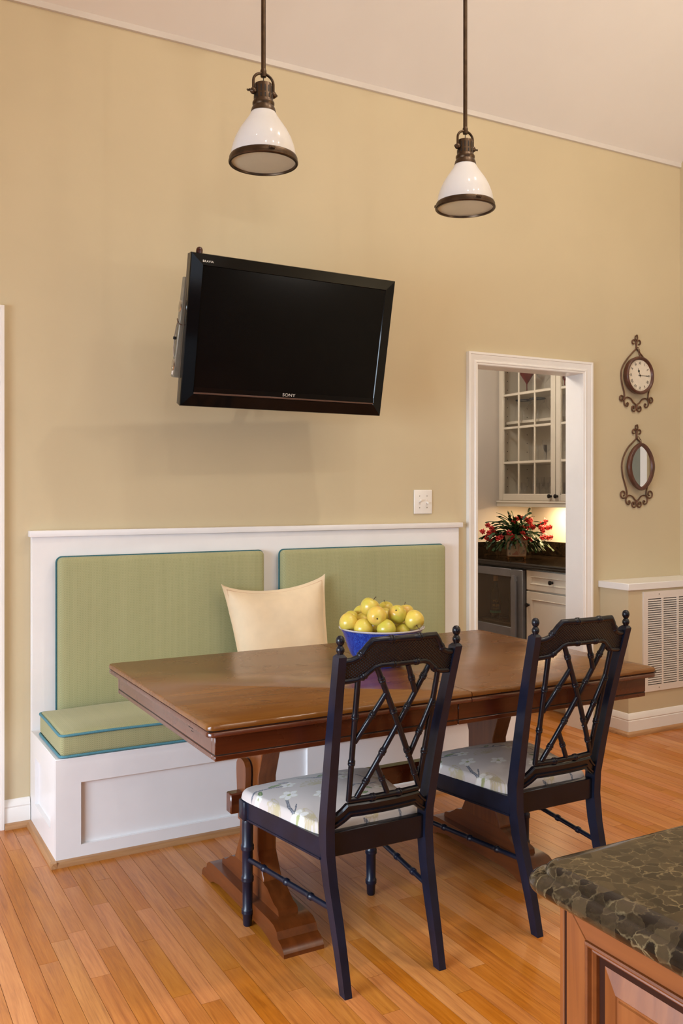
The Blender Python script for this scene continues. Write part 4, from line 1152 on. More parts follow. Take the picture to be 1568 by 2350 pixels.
for pts, dy in lay:
    cur = [bm.verts.new((mc[0]+x, mc[1]+dy, mc[2]+z)) for x, z in pts]
    if prev:
        for i in range(40): bm.faces.new((prev[i], prev[(i+1) % 40], cur[(i+1) % 40], cur[i]))
    else: bm.faces.new(cur)
    prev = cur
bmesh.ops.recalc_face_normals(bm, faces=bm.faces); g.sharp = 50; g.build('frame', M['clockwood'], mi)
g = MB(); g.bm.faces.new([g.bm.verts.new((mc[0]+x, mc[1]-.0062, mc[2]+z)) for x, z in vesica(.0835, .1235)]); bmesh.ops.recalc_face_normals(g.bm, faces=g.bm.faces)
g.build('mirror_glass', M['mirror'], mi, smooth=False)
g = MB(); g.tube([(4.230, -.03, 1.676), (4.230, -.03, 1.684)], .006, 10); g.tube([(4.230+.006*math.cos(R(a)), -.028, 1.690+.008*math.sin(R(a))) for a in range(0, 360, 30)], .0022, 7, closed=True)
g.tube([(4.222, -.006, 1.714), (4.226, -.02, 1.712), (4.229, -.027, 1.698)], .0026, 7); g.build('chain_link', M['iron'], mi)

# ------------------------------------------------------------------ pendants
def pendant(x, y, label, flip):
    zr = 2.503; ztop = H-SL*y
    p = empty('pendant_lamp', (x, y, zr), label, 'pendant light', 'pendant lamps over the table')
    g = MB(); g.lathe([(.111, .014), (.1105, .030), (.106, .052), (.097, .078), (.084, .104), (.068, .128), (.052, .150), (.042, .168), (.038, .178), (.035, .180), (.038, .165), (.05, .146), (.08, .104), (.094, .077), (.103, .052), (.108, .028), (.109, .014)], (x, y, zr), 56); g.sharp = 60; g.build('shade', M['opal'], p)
    g = MB(); g.lathe([(.1095, .018), (.1135, .018), (.1155, .014), (.1165, .012), (.1165, .003), (.1185, .001), (.1185, -.004), (.116, -.007), (.110, -.007), (.1085, -.003), (.1085, .018)], (x, y, zr), 64); g.sharp = 35
    rim = g.build('rim_band', M['bronze'], p)
    g = MB()
    for a in (20, 140, 260):
        cx_, cy_ = x+.1165*math.cos(R(a)), y+.1165*math.sin(R(a))
        g.box(-.002, .004, -.010, .010, .006, .014, .001, m=Matrix.Translation((cx_, cy_, zr)) @ Matrix.Rotation(R(a), 4, 'Z'))
        g.lathe([(0, .006), (.003, .005), (.003, 0)], n=10, m=Matrix.Translation((cx_, cy_, zr+.0095)) @ Matrix.Rotation(R(a), 4, 'Z') @ Matrix.Rotation(R(90), 4, 'Y'))
    g.build('rim_clip', M['bronze'], rim)
    g = MB(); g.lathe([(0, -.0015), (.06, -.0015), (.109, .000)], (x, y, zr), 56); g.build('lens', M['lens'], p)
    g = MB(); g.lathe([(.034, .190), (.043, .168), (.0425, .172), (.040, .182), (.0355, .190), (.0375, .196), (.0375, .202), (.034, .207), (.0325, .212), (.0325, .226), (.0305, .230), (.0305, .262), (.029, .265), (.014, .268), (0, .268)], (x, y, zr), 40); g.sharp = 35
    col = g.build('collar', M['bronze'], p)
    g = MB()
    for k in range(14):
        a = 360*k/14
        if min(abs(a-0), abs(a-180), abs(a-360)) < 22: continue
        g.box(.0300, .0309, -.0018, .0018, .232, .254, m=Matrix.Translation((x, y, zr)) @ Matrix.Rotation(R(a), 4, 'Z'))
    for k in range(14):
        a = 360*k/14
        g.box(.032, .0330, -.0018, .0018, .213, .2255, m=Matrix.Translation((x, y, zr)) @ Matrix.Rotation(R(a), 4, 'Z'))
    g.build('vent_slots', M['black'], col, smooth=False)
    # yoke
    g = MB(); pts = []
    for k in range(13):
        a = R(180*k/12); pts.append((x+.037*math.cos(a), y, zr+.272+.030*math.sin(a)))
    pts = [(x+.037, y, zr+.236)]+pts+[(x-.037, y, zr+.236)]
    g.tube(pts, .0048, 10); g.sharp = 60; g.build('yoke', M['bronze'], p)
    for s in (-1, 1):
        g = MB(); mm = Matrix.Translation((x+s*.029, y, zr+.236)) @ Matrix.Rotation(R(90*s), 4, 'Y')
        g.lathe([(.010, 0), (.0115, .003), (.0115, .012), (.0085, .016), (.0055, .019), (.004, .022), (0, .024)], n=16, m=mm)
        if s*flip < 0:
            g.box(-.0015, .0015, -.009, .009, .020, .028, .001, m=mm); g.lathe([(0, .026), (.003, .030), (0, .034)], n=8, m=mm)
        g.sharp = 45; g.build('swivel_knob', M['bronze'], p)
    g = MB(); g.lathe([(.0, .288), (.0095, .290), (.0105, .300), (.0105, .312), (.0075, .318), (0, .318)], (x, y, zr), 18); g.build('stem_coupling', M['bronze'], p)
    g = MB(); g.tube([(x, y, zr+.266), (x, y, zr+.292)], .0016, 6); g.build('cord', M['black'], p)
    g = MB(); g.tube([(x, y, zr+.312), (x, y, ztop-.02)], .0082, 14); g.sharp = 60; g.build('rod', M['bronze'], p)
    g = MB(); mm = Matrix.Translation((x, y, ztop-.004)) @ Matrix.Rotation(-math.atan(SL), 4, 'X')
    g.lathe([(0, -.035), (.02, -.034), (.055, -.018), (.064, -.004), (.064, .0)], n=32, m=mm); g.build('canopy', M['bronze'], p)
pendant(1.272, -1.10, 'white glass dome pendant lamp with bronze rim, left and nearer one above the television', 1)
pendant(2.172, -1.035, 'white glass dome pendant lamp with bronze rim, right and farther one toward the pantry door', -1)

# ------------------------------------------------------------------ pantry
CF = 3.872                       # counter front edge
FXf = 3.892                      # cabinet face plane
def yz_panel(g, x, y0, y1, z0, z1, th=.019): g.box(x, x+th, y0, y1, z0, z1, .0015)
ct = empty('pantry_countertop', (4.2, .7, .885), 'black granite countertop with backsplash in the pantry', 'countertop')
g = MB(); g.prism([(CF+.006, .884), (CF, .889), (CF, .898), (CF+.004, .903), (CF+.004, .912), (CF+.012, .920), (PX1-.001, .920), (PX1-.001, .884)], 'xz', .122, PY1-.001); g.sharp = 25; g.build('slab', M['blackgranite'], ct)
g = MB(); g.box(PX1-.021, PX1-.001, .122, PY1-.0215, .9202, 1.022, .002); g.build('rear_backsplash', M['blackgranite'], ct)
g = MB(); g.box(CF+.004, PX1-.001, PY1-.021, PY1-.001, .9202, 1.022, .002); g.build('side_backsplash', M['blackgranite'], ct)

bc = empty('base_cabinet', (4.2, .4, 0), 'cream base cabinet with one drawer over a raised panel door', 'cabinet')
g = MB(); g.box(FXf+.019, PX1-.002, .124, .615, .10, .883); g.box(FXf+.07, PX1-.002, .124, .615, .0, .10); g.build('body', M['cabinet'], bc, smooth=False)
def front(par, name, y0, y1, z0, z1, border, x=FXf, raised=True, knob=None, fl=True):
    g = MB(); bm = g.bm
    def ring(ins, dx): return [bm.verts.new(p) for p in ((x+dx, y0+ins, z0+ins), (x+dx, y1-ins, z0+ins), (x+dx, y1-ins, z1-ins), (x+dx, y0+ins, z1-ins))]
    L = [ring(0, .018), ring(0, .003), ring(.003, 0), ring(border-.006, 0), ring(border-.003, -.0035), ring(border, -.002), ring(border+.005, .008), ring(border+.008, .008)]
    if raised: L += [ring(border+.02, .003), ring(border+.024, .0025)]
    for a, c in zip(L, L[1:]):
        for k in range(4): bm.faces.new((a[k], a[(k+1) % 4], c[(k+1) % 4], c[k]))
    bm.faces.new(L[-1]); bmesh.ops.recalc_face_normals(bm, faces=bm.faces); g.sharp = 20
    o = g.build(name, M['cabinet'], par)
    if knob:
        k = MB(); k.lathe([(.009, 0), (.006, .003), (.005, .010), (.012, .014), (.0145, .018), (.014, .024), (.008, .027), (0, .028)], n=20, m=Matrix.Translation((x, knob[0], knob[1])) @ Matrix.Rotation(R(-90), 4, 'Y'))
        k.sharp = 50; k.build('knob', M['knob'], o)
    return o
front(bc, 'drawer', .128, .612, .752, .878, .042, raised=False, knob=(.368, .815))
front(bc, 'door', .128, .612, .112, .742, .052, knob=(.588, .655))

fr = empty('wine_fridge', (4.2, .93, 0), 'stainless framed glass door drinks fridge under the black counter', 'fridge')
f0, f1 = .628, 1.236
g = MB(); g.box(FXf+.03, PX1-.002, f0, f0+.02, .02, .880); g.box(FXf+.03, PX1-.002, f1-.02, f1, .02, .880); g.box(FXf+.03, PX1-.002, f0+.02, f1-.02, .86, .880); g.box(FXf+.03, PX1-.002, f0+.02, f1-.02, .02, .06); g.box(PX1-.03, PX1-.002, f0+.02, f1-.02, .06, .86)
g.build('body', M['fridgeliner'], fr, smooth=False)
g = MB(); fx = CF+.002; gy0, gy1, gz0, gz1 = .745, 1.17, .485, .822
gz0 = .14
g.box(fx, fx+.035, f0+.003, gy0, .06, .875, .003); g.box(fx, fx+.035, gy1, f1, .06, .875, .003); g.box(fx, fx+.035, gy0, gy1, gz1, .875, .003); g.box(fx, fx+.035, gy0, gy1, .06, .49, .003)
d = g.build('door', M['steel'], fr)
g = MB(); g.box(fx+.008, fx+.014, gy0-.002, gy1+.002, .488, gz1+.002); g.build('glass_pane', M['smoked'], d, smooth=False)
g = MB(); g.prism([(.700, .838), (.712, .80), (.708, .49), (.700, .30), (.672, .30), (.668, .49), (.670, .80), (.680, .838)], 'yz', fx-.030, fx-.016)
g.box(fx-.017, fx, .68, .70, .80, .83); g.box(fx-.017, fx, .68, .70, .33, .36); g.build('handle', M['steel'], d)
g = MB()
for zz in (.50,):
    for k in range(12): yy = f0+.04+k*.048; g.box(FXf+.04, PX1-.04, yy, yy+.004, zz, zz+.004)
    g.box(FXf+.04, FXf+.046, f0+.02, f1-.02, zz-.002, zz+.006)
g.build('wire_shelf', M['chrome'], fr, smooth=False)
def bottle(x, y, z, h, label, text=False):
    e = empty('bottle', (x, y, z), label, 'bottle')
    s = h/.30
    g = MB(); g.lathe([(0, 0), (.034*s, 0), (.037*s, .004), (.037*s, .16*s), (.034*s, .185*s), (.016*s, .215*s), (.0135*s, .23*s), (.0135*s, .27*s), (.015*s, .272*s), (.015*s, .282*s), (0, .283*s)], (x, y, z), 24); g.sharp = 50; g.build('glass_body', M['bottle'], e)
    g = MB(); g.lathe([(.0152*s, .262*s), (.0158*s, .262*s), (.0158*s, .3*s), (.0, .302*s)], (x, y, z), 18); g.build('cap', M['labelgold'], e)
    if text:
        g = MB(); g.lathe([(.0374*s, .035*s), (.0378*s, .036*s), (.0378*s, .15*s), (.0374*s, .151*s)], (x, y, z), 32); lb = g.build('paper_label', M['bottle'], e)
        g = MB(); g.lathe([(.038*s, .036*s), (.0385*s, .037*s), (.0385*s, .052*s), (.038*s, .053*s)], (x, y, z), 32); g.build('label_band', M['teal'], e)
        ang = math.atan2(-3.938-y, 0-x)
        for tt, zz, sz in (('MD', .122, .026), ('20.20', .092, .022), ('~~~', .068, .026)):
            text_mesh('lettering', tt, sz*s, M['labelgold'], e, (math.cos(ang)*.039*s, math.sin(ang)*.039*s, zz*s), (R(90), 0, ang+PI/2), .0002)
    return e
bottle(4.0, 1.06, .510, .29, 'dark bottle with gold lettering and a teal band inside the drinks fridge', True)
bottle(4.02, .90, .506, .27, 'dark plain bottle beside the lettered bottle in the drinks fridge')

# upper cabinet
UX = 4.205; UZ0, UZ1 = 1.318, 2.40
uc = empty('upper_cabinet', (4.36, .71, 1.275), 'cream glass-door wall cabinet full of stemware above the black counter', 'cabinet')
g = MB(); g.box(UX+.02, PX1-.002, PY1-.021, PY1-.002, UZ0, UZ1); g.box(UX+.02, PX1-.002, .124, .142, UZ0, UZ1); g.box(UX+.02, PX1-.002, .142, PY1-.021, UZ0, UZ0+.019); g.box(UX+.02, PX1-.002, .142, PY1-.021, UZ1-.019, UZ1); g.box(PX1-.012, PX1-.002, .142, PY1-.021, UZ0+.019, UZ1-.019)
g.build('carcass', M['cabinet'], uc, smooth=False)
g = MB(); g.prism([(UX-.004, 1.318), (UX-.010, 1.308), (UX-.004, 1.298), (UX-.004, 1.278), (UX+.012, 1.276), (UX+.012, 1.318)], 'xz', .124, PY1-.002); g.sharp = 25; g.build('light_rail', M['cabinet'], uc)
def glass_door(y0, y1, ncol, knoby, zk=1.352):
    st_ = .043
    zb, zt = UZ0+.002, UZ1-.02
    pz0, pz1 = 1.363, 2.305
    m_ = MB(); m_.box(UX, UX+.02, y0, y0+st_, zb, zt, .002); m_.box(UX, UX+.02, y1-st_, y1, zb, zt, .002); m_.box(UX, UX+.02, y0+st_, y1-st_, zb, pz0, .002); m_.box(UX, UX+.02, y0+st_, y1-st_, pz1, zt, .002)
    # sticking bead
    for (a, c_, e_, f_) in ((y0+st_, y0+st_+.006, pz0, pz1), (y1-st_-.006, y1-st_, pz0, pz1), (y0+st_, y1-st_, pz0, pz0+.006), (y0+st_, y1-st_, pz1-.006, pz1)): m_.box(UX+.004, UX+.016, a, c_, e_, f_)
    d = m_.build('door', M['cabinet'], uc)
    cols = [y0+st_+(y1-y0-2*st_)*k/ncol for k in range(ncol+1)]
    rws = [pz0, 1.590, 1.838, 2.074, pz1]
    for c_ in cols[1:-1]:
        q = MB(); q.box(UX+.003, UX+.015, c_-.008, c_+.008, pz0, pz1, .003); q.build('muntin', M['cabinet'], d)
    for r_ in rws[1:-1]:
        q = MB(); q.box(UX+.002, UX+.016, y0+st_, y1-st_, r_-.009, r_+.009, .003); q.build('muntin', M['cabinet'], d)
    for i in range(ncol):
        for j in range(4):
            q = MB(); q.box(UX+.0085, UX+.0105, cols[i], cols[i+1], rws[j], rws[j+1]); q.build('glass_pane', M['pane'], d, smooth=False)
    k = MB(); k.lathe([(.009, 0), (.006, .003), (.005, .010), (.012, .014), (.0145, .018), (.014, .024), (.008, .027), (0, .028)], n=20, m=Matrix.Translation((UX, knoby, zk)) @ Matrix.Rotation(R(-90), 4, 'Y')); k.sharp = 50
    k.build('knob', M['knob'], d)
glass_door(.686, 1.278, 3, .727); glass_door(.130, .682, 3, .665)
SH = [1.600, 1.888, 2.092]
for z in SH:
    g = MB(); g.box(UX+.045, PX1-.013, .143, PY1-.022, z-.019, z, .001); g.build('shelf', M['cabinet'], uc)
g = MB()
for zz in np.arange(1.42, 2.3, .064):
    for xx in (UX+.08, PX1-.06): g.box(xx-.003, xx+.003, PY1-.0225, PY1-.0208, zz-.003, zz+.003)
g.build('shelf_pin_holes', M['dark'], uc, smooth=False)
ul = empty('under_cabinet_light', (4.38, .82, 1.30), 'lit strip lamp under the cream wall cabinet', 'light')
g = MB(); g.box(4.35, 4.41, .60, 1.05, 1.300, 1.3165, .003); g.build('housing', M['vent'], ul)
g = MB(); g.box(4.36, 4.40, .61, 1.04, 1.2985, 1.300); g.build('lens', M['undercab'], ul, smooth=False)
o = area('under_cabinet_glow', (4.38, .82, 1.296), (0, 0, 0), .04, .36, 8, (1, .68, .36))

# glassware
def glass_thing(kind, x, y, z, prof, mat, label, group, cat='glass', rim=None):
    e = empty(kind, (x, y, z), label, cat, group)
    g = MB(); g.lathe(prof, (x, y, z), 20); g.sharp = 60; g.build('glass_body', mat, e)
    if rim: g = MB(); g.lathe(rim, (x, y, z), 20); g.build('coloured_rim', M['blueglass'], e)
    return e
wine = [(.032, 0), (.032, .002), (.004, .006), (.0035, .06), (.012, .068), (.028, .085), (.034, .11), (.030, .15)]
tumb = [(0, .004), (.026, .004), (.027, 0), (.029, 0), (.034, .11)]
sherry = [(.026, 0), (.026, .002), (.004, .005), (.0035, .035), (.012, .042), (.022, .06), (.024, .085), (.022, .11)]
marg = [(.036, 0), (.036, .003), (.006, .008), (.005, .075), (.012, .085), (.020, .105), (.026, .115), (.050, .125), (.056, .155)]
mart = [(.030, 0), (.030, .002), (.004, .006), (.0035, .06), (.005, .066), (.058, .15)]
gobl = [(.030, 0), (.030, .003), (.006, .010), (.005, .05), (.02, .07), (.05, .10), (.062, .14), (.060, .19)]
z = SH[2]
glass_thing('martini_glass', 4.34, 1.13, z, mart, M['redglass'], 'red martini glass on the top shelf of the cabinet, left pane', 'glasses on the top cabinet shelf')
glass_thing('goblet', 4.33, .93, z, gobl, M['glass'], 'large clear round goblet on the top cabinet shelf beside the red glass', 'glasses on the top cabinet shelf')
glass_thing('goblet', 4.35, .78, z, gobl, M['glass'], 'large clear round goblet on the top cabinet shelf near the door stile', 'glasses on the top cabinet shelf')
glass_thing('martini_glass', 4.44, .85, z, mart, M['redglass'], 'red martini glass behind the clear goblets on top shelf', 'glasses on the top cabinet shelf')
z = SH[1]
rimp = [(.0555, .148), (.0572, .149), (.0572, .156), (.0555, .157)]
for k, (x, y) in enumerate(((4.33, 1.155), (4.33, 1.005))):
    glass_thing('margarita_glass', x, y, z, marg, M['glass'], ('wide clear margarita glass with blue rim, second shelf, left pane', 'wide clear margarita glass with blue rim, second shelf, middle pane')[k], 'margarita glasses on the second shelf', rim=rimp)
for k, (x, y) in enumerate(((4.33, .87), (4.33, .79), (4.42, .83), (4.42, .93))):
    glass_thing('wine_glass', x, y, z, wine, M['glass'], ('left front', 'right front', 'right rear', 'left rear')[k]+' stem glass behind the right pane of the second cabinet shelf', 'stem glasses on the second shelf')
for k, (x, y) in enumerate(((4.32, 1.035), (4.41, 1.0), (4.33, .955), (4.42, .92), (4.32, .88), (4.42, .845), (4.33, .81), (4.42, .765))):
    glass_thing('wine_glass', x, y, SH[0], wine if k % 2 else tumb, M['glass'], '%s clear glass from the left in the %s row on the third cabinet shelf' % (('first', 'second', 'third', 'fourth')[k//2], ('front', 'back')[k % 2]), 'glasses on the third shelf')
for k, (x, y) in enumerate(((4.31, 1.18), (4.31, 1.125), (4.40, 1.10), (4.32, 1.045), (4.41, 1.03), (4.33, .975), (4.42, .95), (4.32, .905), (4.42, .87), (4.33, .83), (4.42, .79))):
    glass_thing('sherry_glass', x, y, UZ0+.0192, sherry if k < 3 else (wine if k % 2 else tumb), M['glass'], ('first', 'second', 'third', 'fourth', 'fifth', 'sixth', 'seventh', 'eighth', 'ninth', 'tenth', 'eleventh')[k]+' small clear glass from the left in the lowest row of panes', 'glasses on the cabinet floor')

# flowering plant in painted pot
PXc, PYc, PZ = 4.095, .955, .9203
pl = empty('potted_cactus', (PXc, PYc, PZ), 'red flowering cactus in a painted square pot on the black counter', 'plant')
ang = math.atan2(.4856, .8742)*-1
def potmesh():
    n = 26; vs = []; fs = []; cols = []
    def hw(f): return .062+.016*f+.012*max(0, f-.7)**1.3*3
    idx = {}
    RT = Matrix.Rotation(-.62, 4, 'Z')
    for side in range(4):
        for j in range(n+1):
            for i in range(n+1):
                f = j/n; u = 2*i/n-1; h = hw(f); p = Vector((u*h, -h, .022+.145*f)); p = Matrix.Rotation(side*PI/2, 4, 'Z') @ p; p = RT @ p
                idx[side, j, i] = len(vs); vs.append(p)
                c = np.array((.40, .29, .17))
                q = (u, f)
                def blob(cx, cy, a, b, col):
                    nonlocal c
                    if ((u-cx)/a)**2+((f-cy)/b)**2 < 1: c = np.array(col)
                blob(-.55, .62, .12, .13, (.12, .10, .10)); blob(-.35, .55, .06, .10, (.2, .13, .1)); blob(.75, .55, .07, .14, (.28, .05, .03)); blob(-.15, .10, .35, .06, (.30, .10, .05)); blob(-.05, .18, .18, .06, (.33, .13, .07)); blob(.65, .15, .2, .03, (.15, .11, .07)); blob(.68, .25, .12, .03, (.15, .11, .07)); blob(-.75, .12, .12, .05, (.15, .10, .07))
                if abs(math.hypot(u-.5, (f-.35)*1.2)-.34) < .035: c = np.array((.36, .14, .08))
                if f < .03 or f > .975 or abs(u) > .97: c = np.array((.26, .12, .04))
                if (mnoise.noise(Vector((u*6+side*9, f*6, 3)))) > .42: c = c*.8+np.array((.06, .02, .01))
                cols.append((*c, 1))
        for j in range(n):
            for i in range(n): fs.append((idx[side, j, i], idx[side, j, i+1], idx[side, j+1, i+1], idx[side, j+1, i]))
    me = bpy.data.meshes.new('pot'); me.from_pydata(vs, [], fs)
    ca = me.color_attributes.new('print', 'FLOAT_COLOR', 'POINT'); ca.data.foreach_set('color', np.array(cols, dtype=np.float32).ravel())
    me.materials.append(M['potprint']); return me
po = bpy.data.objects.new('pot', potmesh()); COL.objects.link(po); po.parent = pl
RT = Matrix.Translation((PXc, PYc, PZ)) @ Matrix.Rotation(-.62, 4, 'Z')
g = MB(); g.box(-.0625, .0625, -.0625, .0625, .018, .0235, .001, m=RT); g.build('pot_base', M['potgold'], pl)
g = MB()
for a in (-1, 1):
    for c_ in (-1, 1): g.lathe([(0, 0), (.005, 0), (.007, .004), (.004, .009), (.007, .014), (.004, .019), (0, .02)], n=12, m=RT @ Matrix.Translation((a*.055, c_*.055, 0)))
g.build('pot_feet', M['potgold'], pl)
g = MB(); g.box(-.078, .078, -.078, .078, .145, .152, m=RT); g.build('soil', M['soil'], pl, smooth=False)
rs = random.Random(8)
def leaf_chain(g, p0, a, elev, nseg, droop, seglen=.026):
    d = Vector((math.cos(a)*math.cos(elev), math.sin(a)*math.cos(elev), math.sin(elev))); p = p0.copy()
    for k in range(nseg):
        L = seglen*(.85+.3*rs.random()); wd = L*.36*(.85+.3*rs.random())
        side = d.cross(Vector((0, 0, 1)));
        if side.length < .05: side = Vector((1, 0, 0))
        side.normalize(); side = (Matrix.Rotation(rs.uniform(-.7, .7), 3, d) @ side)
        nr = side.cross(d).normalized()
        pr = [(0, .25), (.25, .8), (.5, .82), (.55, 1), (.8, .85), (.85, 1), (1, .45)]
        vl = [g.bm.verts.new(p+d*L*f+side*wd*w_) for f, w_ in pr]; vr = [g.bm.verts.new(p+d*L*f-side*wd*w_) for f, w_ in pr]; vm = [g.bm.verts.new(p+d*L*f+nr*.0018) for f, w_ in pr]; vb = [g.bm.verts.new(p+d*L*f-nr*.0018) for f, w_ in pr]
        for i in range(len(pr)-1):
            g.bm.faces.new((vl[i], vm[i], vm[i+1], vl[i+1])); g.bm.faces.new((vm[i], vr[i], vr[i+1], vm[i+1]))
            g.bm.faces.new((vl[i+1], vb[i+1], vb[i], vl[i])); g.bm.faces.new((vb[i+1], vr[i+1], vr[i], vb[i]))
        p = p+d*L*.95; d = (d+Vector((0, 0, -droop))+Vector((rs.uniform(-.12, .12), rs.uniform(-.12, .12), rs.uniform(-.1, .1)))).normalized()
        if p.z < PZ+.075 or p.x > PX1-.06 or p.y > PY1-.06: break
        if p.z > 1.258: d.z = -abs(d.z); d.normalize()
    return p, d
tips = []
base = Vector((PXc, PYc, PZ+.150))
for k in range(150):
    a = rs.uniform(0, 2*PI) if k % 3 else rs.choice((-.507, PI-.507))+rs.uniform(-.6, .6); el = rs.choice([rs.uniform(-.1, .5), rs.uniform(.4, 1.35)])
    # the clump is wide across the view
    va = Vector((.8742, -.4856)); wide = abs(Vector((math.cos(a), math.sin(a))).dot(va))
    ns = 4+int(3.2*wide+rs.random()*1.8)
    g = MB(); p, d = leaf_chain(g, base+Vector((rs.uniform(-.04, .04), rs.uniform(-.04, .04), 0)), a, el, ns, rs.uniform(.12, .34), .031)
    g.build('leaf_stem', M['leaf'], pl)
    tips.append((p, d, wide, a))
def flower_at(p, d):
    g = MB(); g2 = MB()
    d = Vector(d).normalized()
    for tier in range(2):
        for k in range(6):
            a = 2*PI*k/6+tier*.5; u = d.orthogonal().normalized(); u = Matrix.Rotation(a, 3, d) @ u
            o0 = p+d*(.010*tier); dir_ = (d*(.35+.35*tier)+u).normalized(); sd = dir_.cross(d).normalized(); L = .022*(.9+.4*rs.random())
            pts = [o0, o0+dir_*L*.5+sd*.0078, o0+dir_*L-d*.010, o0+dir_*L*.5-sd*.0078]
            vs = [g.bm.verts.new(q) for q in pts]; up = g.bm.verts.new(o0+dir_*L*.5+d*.0025)
            for i in range(4): g.bm.faces.new((vs[i], vs[(i+1) % 4], up))
    g.build('flower', M['flower'], pl, smooth=True)
    return
# flowers: placed on the foliage outline as in the photograph (offsets in metres: across the view, height)
VR = Vector((.8742, -.4856, 0)); VF = Vector((.4856, .8742, 0))
fl_pos = [(-.14, .245, -.02), (-.125, .225, -.03), (-.165, .20, 0), (-.135, .195, -.03), (-.125, .178, -.02), (-.145, .16, .0), (-.13, .145, -.02), (-.095, .155, -.04), (-.08, .165, -.05), (-.115, .205, -.03),
          (-.045, .195, -.07), (-.03, .172, -.08), (-.025, .158, -.08), (.022, .195, -.07), (.028, .165, -.08), (.045, .157, -.08), (.055, .150, -.08), (.022, .235, -.05), (.062, .245, -.03), (.075, .235, -.04), (.048, .232, -.05),
          (.0, .287, 0), (.02, .297, 0), (.05, .285, 0), (.062, .268, -.02), (.07, .28, .0), (.115, .23, -.03), (.13, .225, -.02), (.15, .228, -.01), (.165, .235, 0), (.12, .25, 0), (.145, .272, .01), (.135, .26, 0), (.125, .205, -.02), (.13, .165, -.03), (.15, .160, -.02), (.118, .158, -.04), (.165, .163, -.01), (-.015, .27, -.01)]
for (a, z, dpt) in fl_pos:
    p = Vector((PXc, PYc, PZ))+VR*a*1.38+VF*dpt+Vector((0, 0, z-.012))
    d = (VR*a*4-VF*.7+Vector((0, 0, -.25+rs.uniform(-.3, .3)))).normalized()
    if p.x < PX1-.06: flower_at(p, d)

# ------------------------------------------------------------------ kitchen island
IX, IY = .800, -3.066
it = empty('island_countertop', (1.4, -3.7, .873), 'brown veined granite island top with a rolled edge, bottom right', 'countertop')
def slab_ring(dx, z, r=.042):
    """outline of the top, inset dx, with rounded corners"""
    x0, x1, y0, y1 = .762+dx, 2.1, -5.0, -3.026-dx
    r = max(.002, r-dx*.5); n = 10
    pts = [(x0+r-r*math.cos(R(90*k/n)), y1-r+r*math.sin(R(90*k/n))) for k in range(n+1)]
    return pts+[(x1, y1), (x1, y0), (x0, y0)], z
prof = [(.018, .873), (.010, .8733), (.005, .875), (.0018, .878), (.0003, .8815), (0, .885), (.0008, .8885), (.003, .892), (.0065, .8948), (.011, .8966), (.016, .8975), (.0168, .8982), (.0172, .901), (.0185, .9042), (.0215, .907), (.026, .909), (.032, .9102), (.040, .9105)]
g = MB(); L = []
for dx, z in prof:
    pts, zz = slab_ring(dx, z); L.append([g.bm.verts.new((x, y, zz)) for x, y in pts])
n = len(L[0])
for a, c in zip(L, L[1:]):
    for i in range(n): g.bm.faces.new((a[i], a[(i+1) % n], c[(i+1) % n], c[i]))
g.bm.faces.new(L[0][::-1]); g.bm.faces.new(L[-1]); bmesh.ops.recalc_face_normals(g.bm, faces=g.bm.faces); g.sharp = 40
g.build('slab', M['granite'], it)
ic = empty('island_cabinet', (1.4, -3.7, 0), 'cherry island cabinet with a mitred raised panel door, bottom right corner', 'cabinet')
g = MB(); g.box(IX+.022, 2.05, -4.95, IY-.001, .0, .8725); g.build('body', M['island'], ic, smooth=False)
g = MB(); g.box(IX, IX+.021, IY-.0085, IY, .0, .8725, .0015); g.build('corner_stile', M['island'], ic)
g = MB(); g.tube([(IX+.003, IY-.0105, .0), (IX+.003, IY-.0105, .8725)], .0028, 8); g.build('corner_bead', M['glaze_shade'], ic)
# door with mitred frame
dy1, dy0, dz0, dz1 = -3.0785, -3.66, .115, .866
bw = .0345
def mitre(side):
    g = MB(); bm = g.bm
    o_ = [(dy1, dz1), (dy0, dz1), (dy0, dz0), (dy1, dz0)]; i_ = [(dy1-bw, dz1-bw), (dy0+bw, dz1-bw), (dy0+bw, dz0+bw), (dy1-bw, dz0+bw)]
    k = side; k2 = (side+1) % 4
    q = [o_[k], o_[k2], i_[k2], i_[k]]
    g.prism(q, 'yz', IX-.0005, IX+.02)
    bmesh.ops.bevel(bm, geom=list(bm.edges), offset=.0012, segments=1, affect='EDGES')
    return g
dr = mitre(3).build('door_stile', M['island'], ic); mitre(1).build('door_stile', M['island'], ic)
mitre(0).build('door_rail', M['islandh'], ic); mitre(2).build('door_rail', M['islandh'], ic)
g = MB(); bm = g.bm
def ring(ins, dx): return [bm.verts.new(p) for p in ((IX+dx, dy1-ins, dz0+ins), (IX+dx, dy0+ins, dz0+ins), (IX+dx, dy0+ins, dz1-ins), (IX+dx, dy1-ins, dz1-ins))]
L = [ring(bw-.001, .006), ring(bw, -.003), ring(bw+.0025, -.0045), ring(bw+.005, -.003), ring(bw+.007, .002), ring(bw+.010, .001), ring(bw+.013, .004), ring(bw+.015, .011)]
for a, c in zip(L, L[1:]):
    for k in range(4): bm.faces.new((a[k], a[(k+1) % 4], c[(k+1) % 4], c[k]))
bmesh.ops.recalc_face_normals(bm, faces=bm.faces); g.sharp = 15; g.build('panel_moulding', M['islandh'], ic)
g = MB(); g.box(IX+.008, IX+.012, dy0+bw+.012, dy1-bw-.012, dz0+bw+.012, dz1-bw-.012); g.build('panel_shadow_gap', M['glaze_shade'], ic, smooth=False)  # dark sheet stands in for the shade of the moulding
g = MB(); bm = g.bm
q0 = bw+.016
L = [ring(q0, .010), ring(q0+.030, .0015), ring(q0+.0315, .0028), ring(q0+.034, .0028), ring(q0+.0355, .0008)]
for a, c in zip(L, L[1:]):
    for k in range(4): bm.faces.new((a[k], a[(k+1) % 4], c[(k+1) % 4], c[k]))
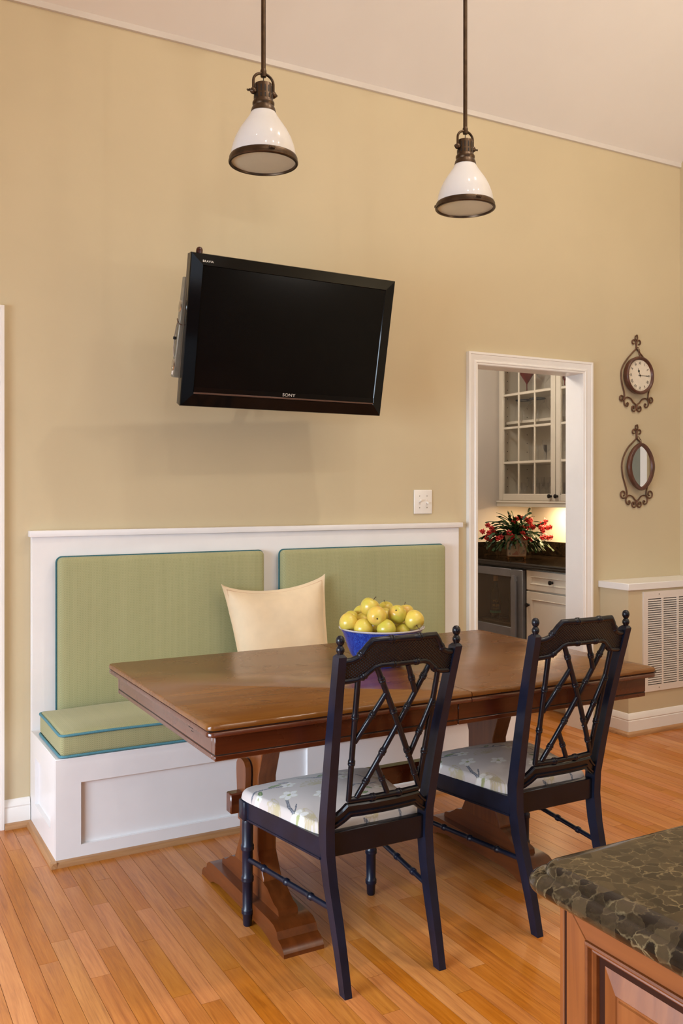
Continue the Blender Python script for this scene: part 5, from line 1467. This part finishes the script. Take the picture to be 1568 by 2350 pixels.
bm.faces.new(L[-1]); bmesh.ops.recalc_face_normals(bm, faces=bm.faces); g.sharp = 8; g.build('raised_panel', M['island'], ic)

# ------------------------------------------------------------------ ceiling lamps (behind and above the viewer)
def can(x, y, power, label='round recessed ceiling lamp out of view'):
    z = H-SL*y if y > RY else ridge+SL*(y-RY)
    tilt = -math.atan(SL) if y > RY else math.atan(SL)
    e = empty('recessed_lamp', (x, y, z), label, 'ceiling light', 'recessed ceiling lamps')
    mm = Matrix.Translation((x, y, z-.002)) @ Matrix.Rotation(tilt, 4, 'X')
    g = MB(); g.lathe([(.085, -.001), (.085, -.008), (.068, -.010), (.066, -.002)], n=32, m=mm); g.build('trim_ring', M['trim'], e)
    g = MB(); g.lathe([(0, -.004), (.066, -.004)], n=32, m=mm); g.build('lens', M['bulb'], e)
    l = bpy.data.lights.new('recessed_glow', 'AREA'); l.shape = 'DISK'; l.size = .13; l.energy = power; l.color = WARM
    o = bpy.data.objects.new('recessed_glow', l); COL.objects.link(o); o.matrix_world = mm @ Matrix.Translation((0, 0, -.014))
    o.rotation_euler = (tilt*.45, 0, 0)
for x, y, pw, lab in ((-.6, -2.4, 2, 'round recessed ceiling lamp nearest the left window'), (1.9, -2.6, 34, 'round recessed ceiling lamp over the near chairs'), (3.2, -2.4, 62, 'round recessed ceiling lamp toward the side wall with the clock'),
                     (.2, -5.2, 22, 'round recessed lamp behind the viewer on the left'), (2.2, -5.2, 22, 'round recessed lamp behind the viewer in the middle'), (3.9, -5.0, 22, 'round recessed lamp behind the viewer on the right')): can(x, y, pw, lab)
ulp = empty('added_uplight', (3.9, -4.4, 0), 'unseen bronze stand added under the ceiling fill light', 'added light')  # stand added out of view to carry the ceiling fill
g = MB(); g.lathe([(0, 0), (.16, 0), (.16, .02), (.03, .035), (.012, .05), (.012, 1.7), (.03, 1.72), (.19, 1.88), (.19, 1.885), (.03, 1.74), (0, 1.74)], (3.9, -4.4, 0), 28); g.build('stand', M['bronze'], ulp)
# pantry ceiling lamp
e = empty('pantry_lamp', (3.3, .7, PH-.004), 'small round lamp on the pantry ceiling out of view', 'ceiling light')
g = MB(); g.lathe([(0, -.03), (.06, -.028), (.085, -.012), (.09, 0)], (3.3, .7, PH-.001), 28); g.build('lens', M['bulb'], e)
l = bpy.data.lights.new('pantry_glow', 'POINT'); l.energy = 16; l.color = (1, .94, .87); l.shadow_soft_size = .09
o = bpy.data.objects.new('pantry_glow', l); COL.objects.link(o); o.location = (3.3, .7, 2.38)
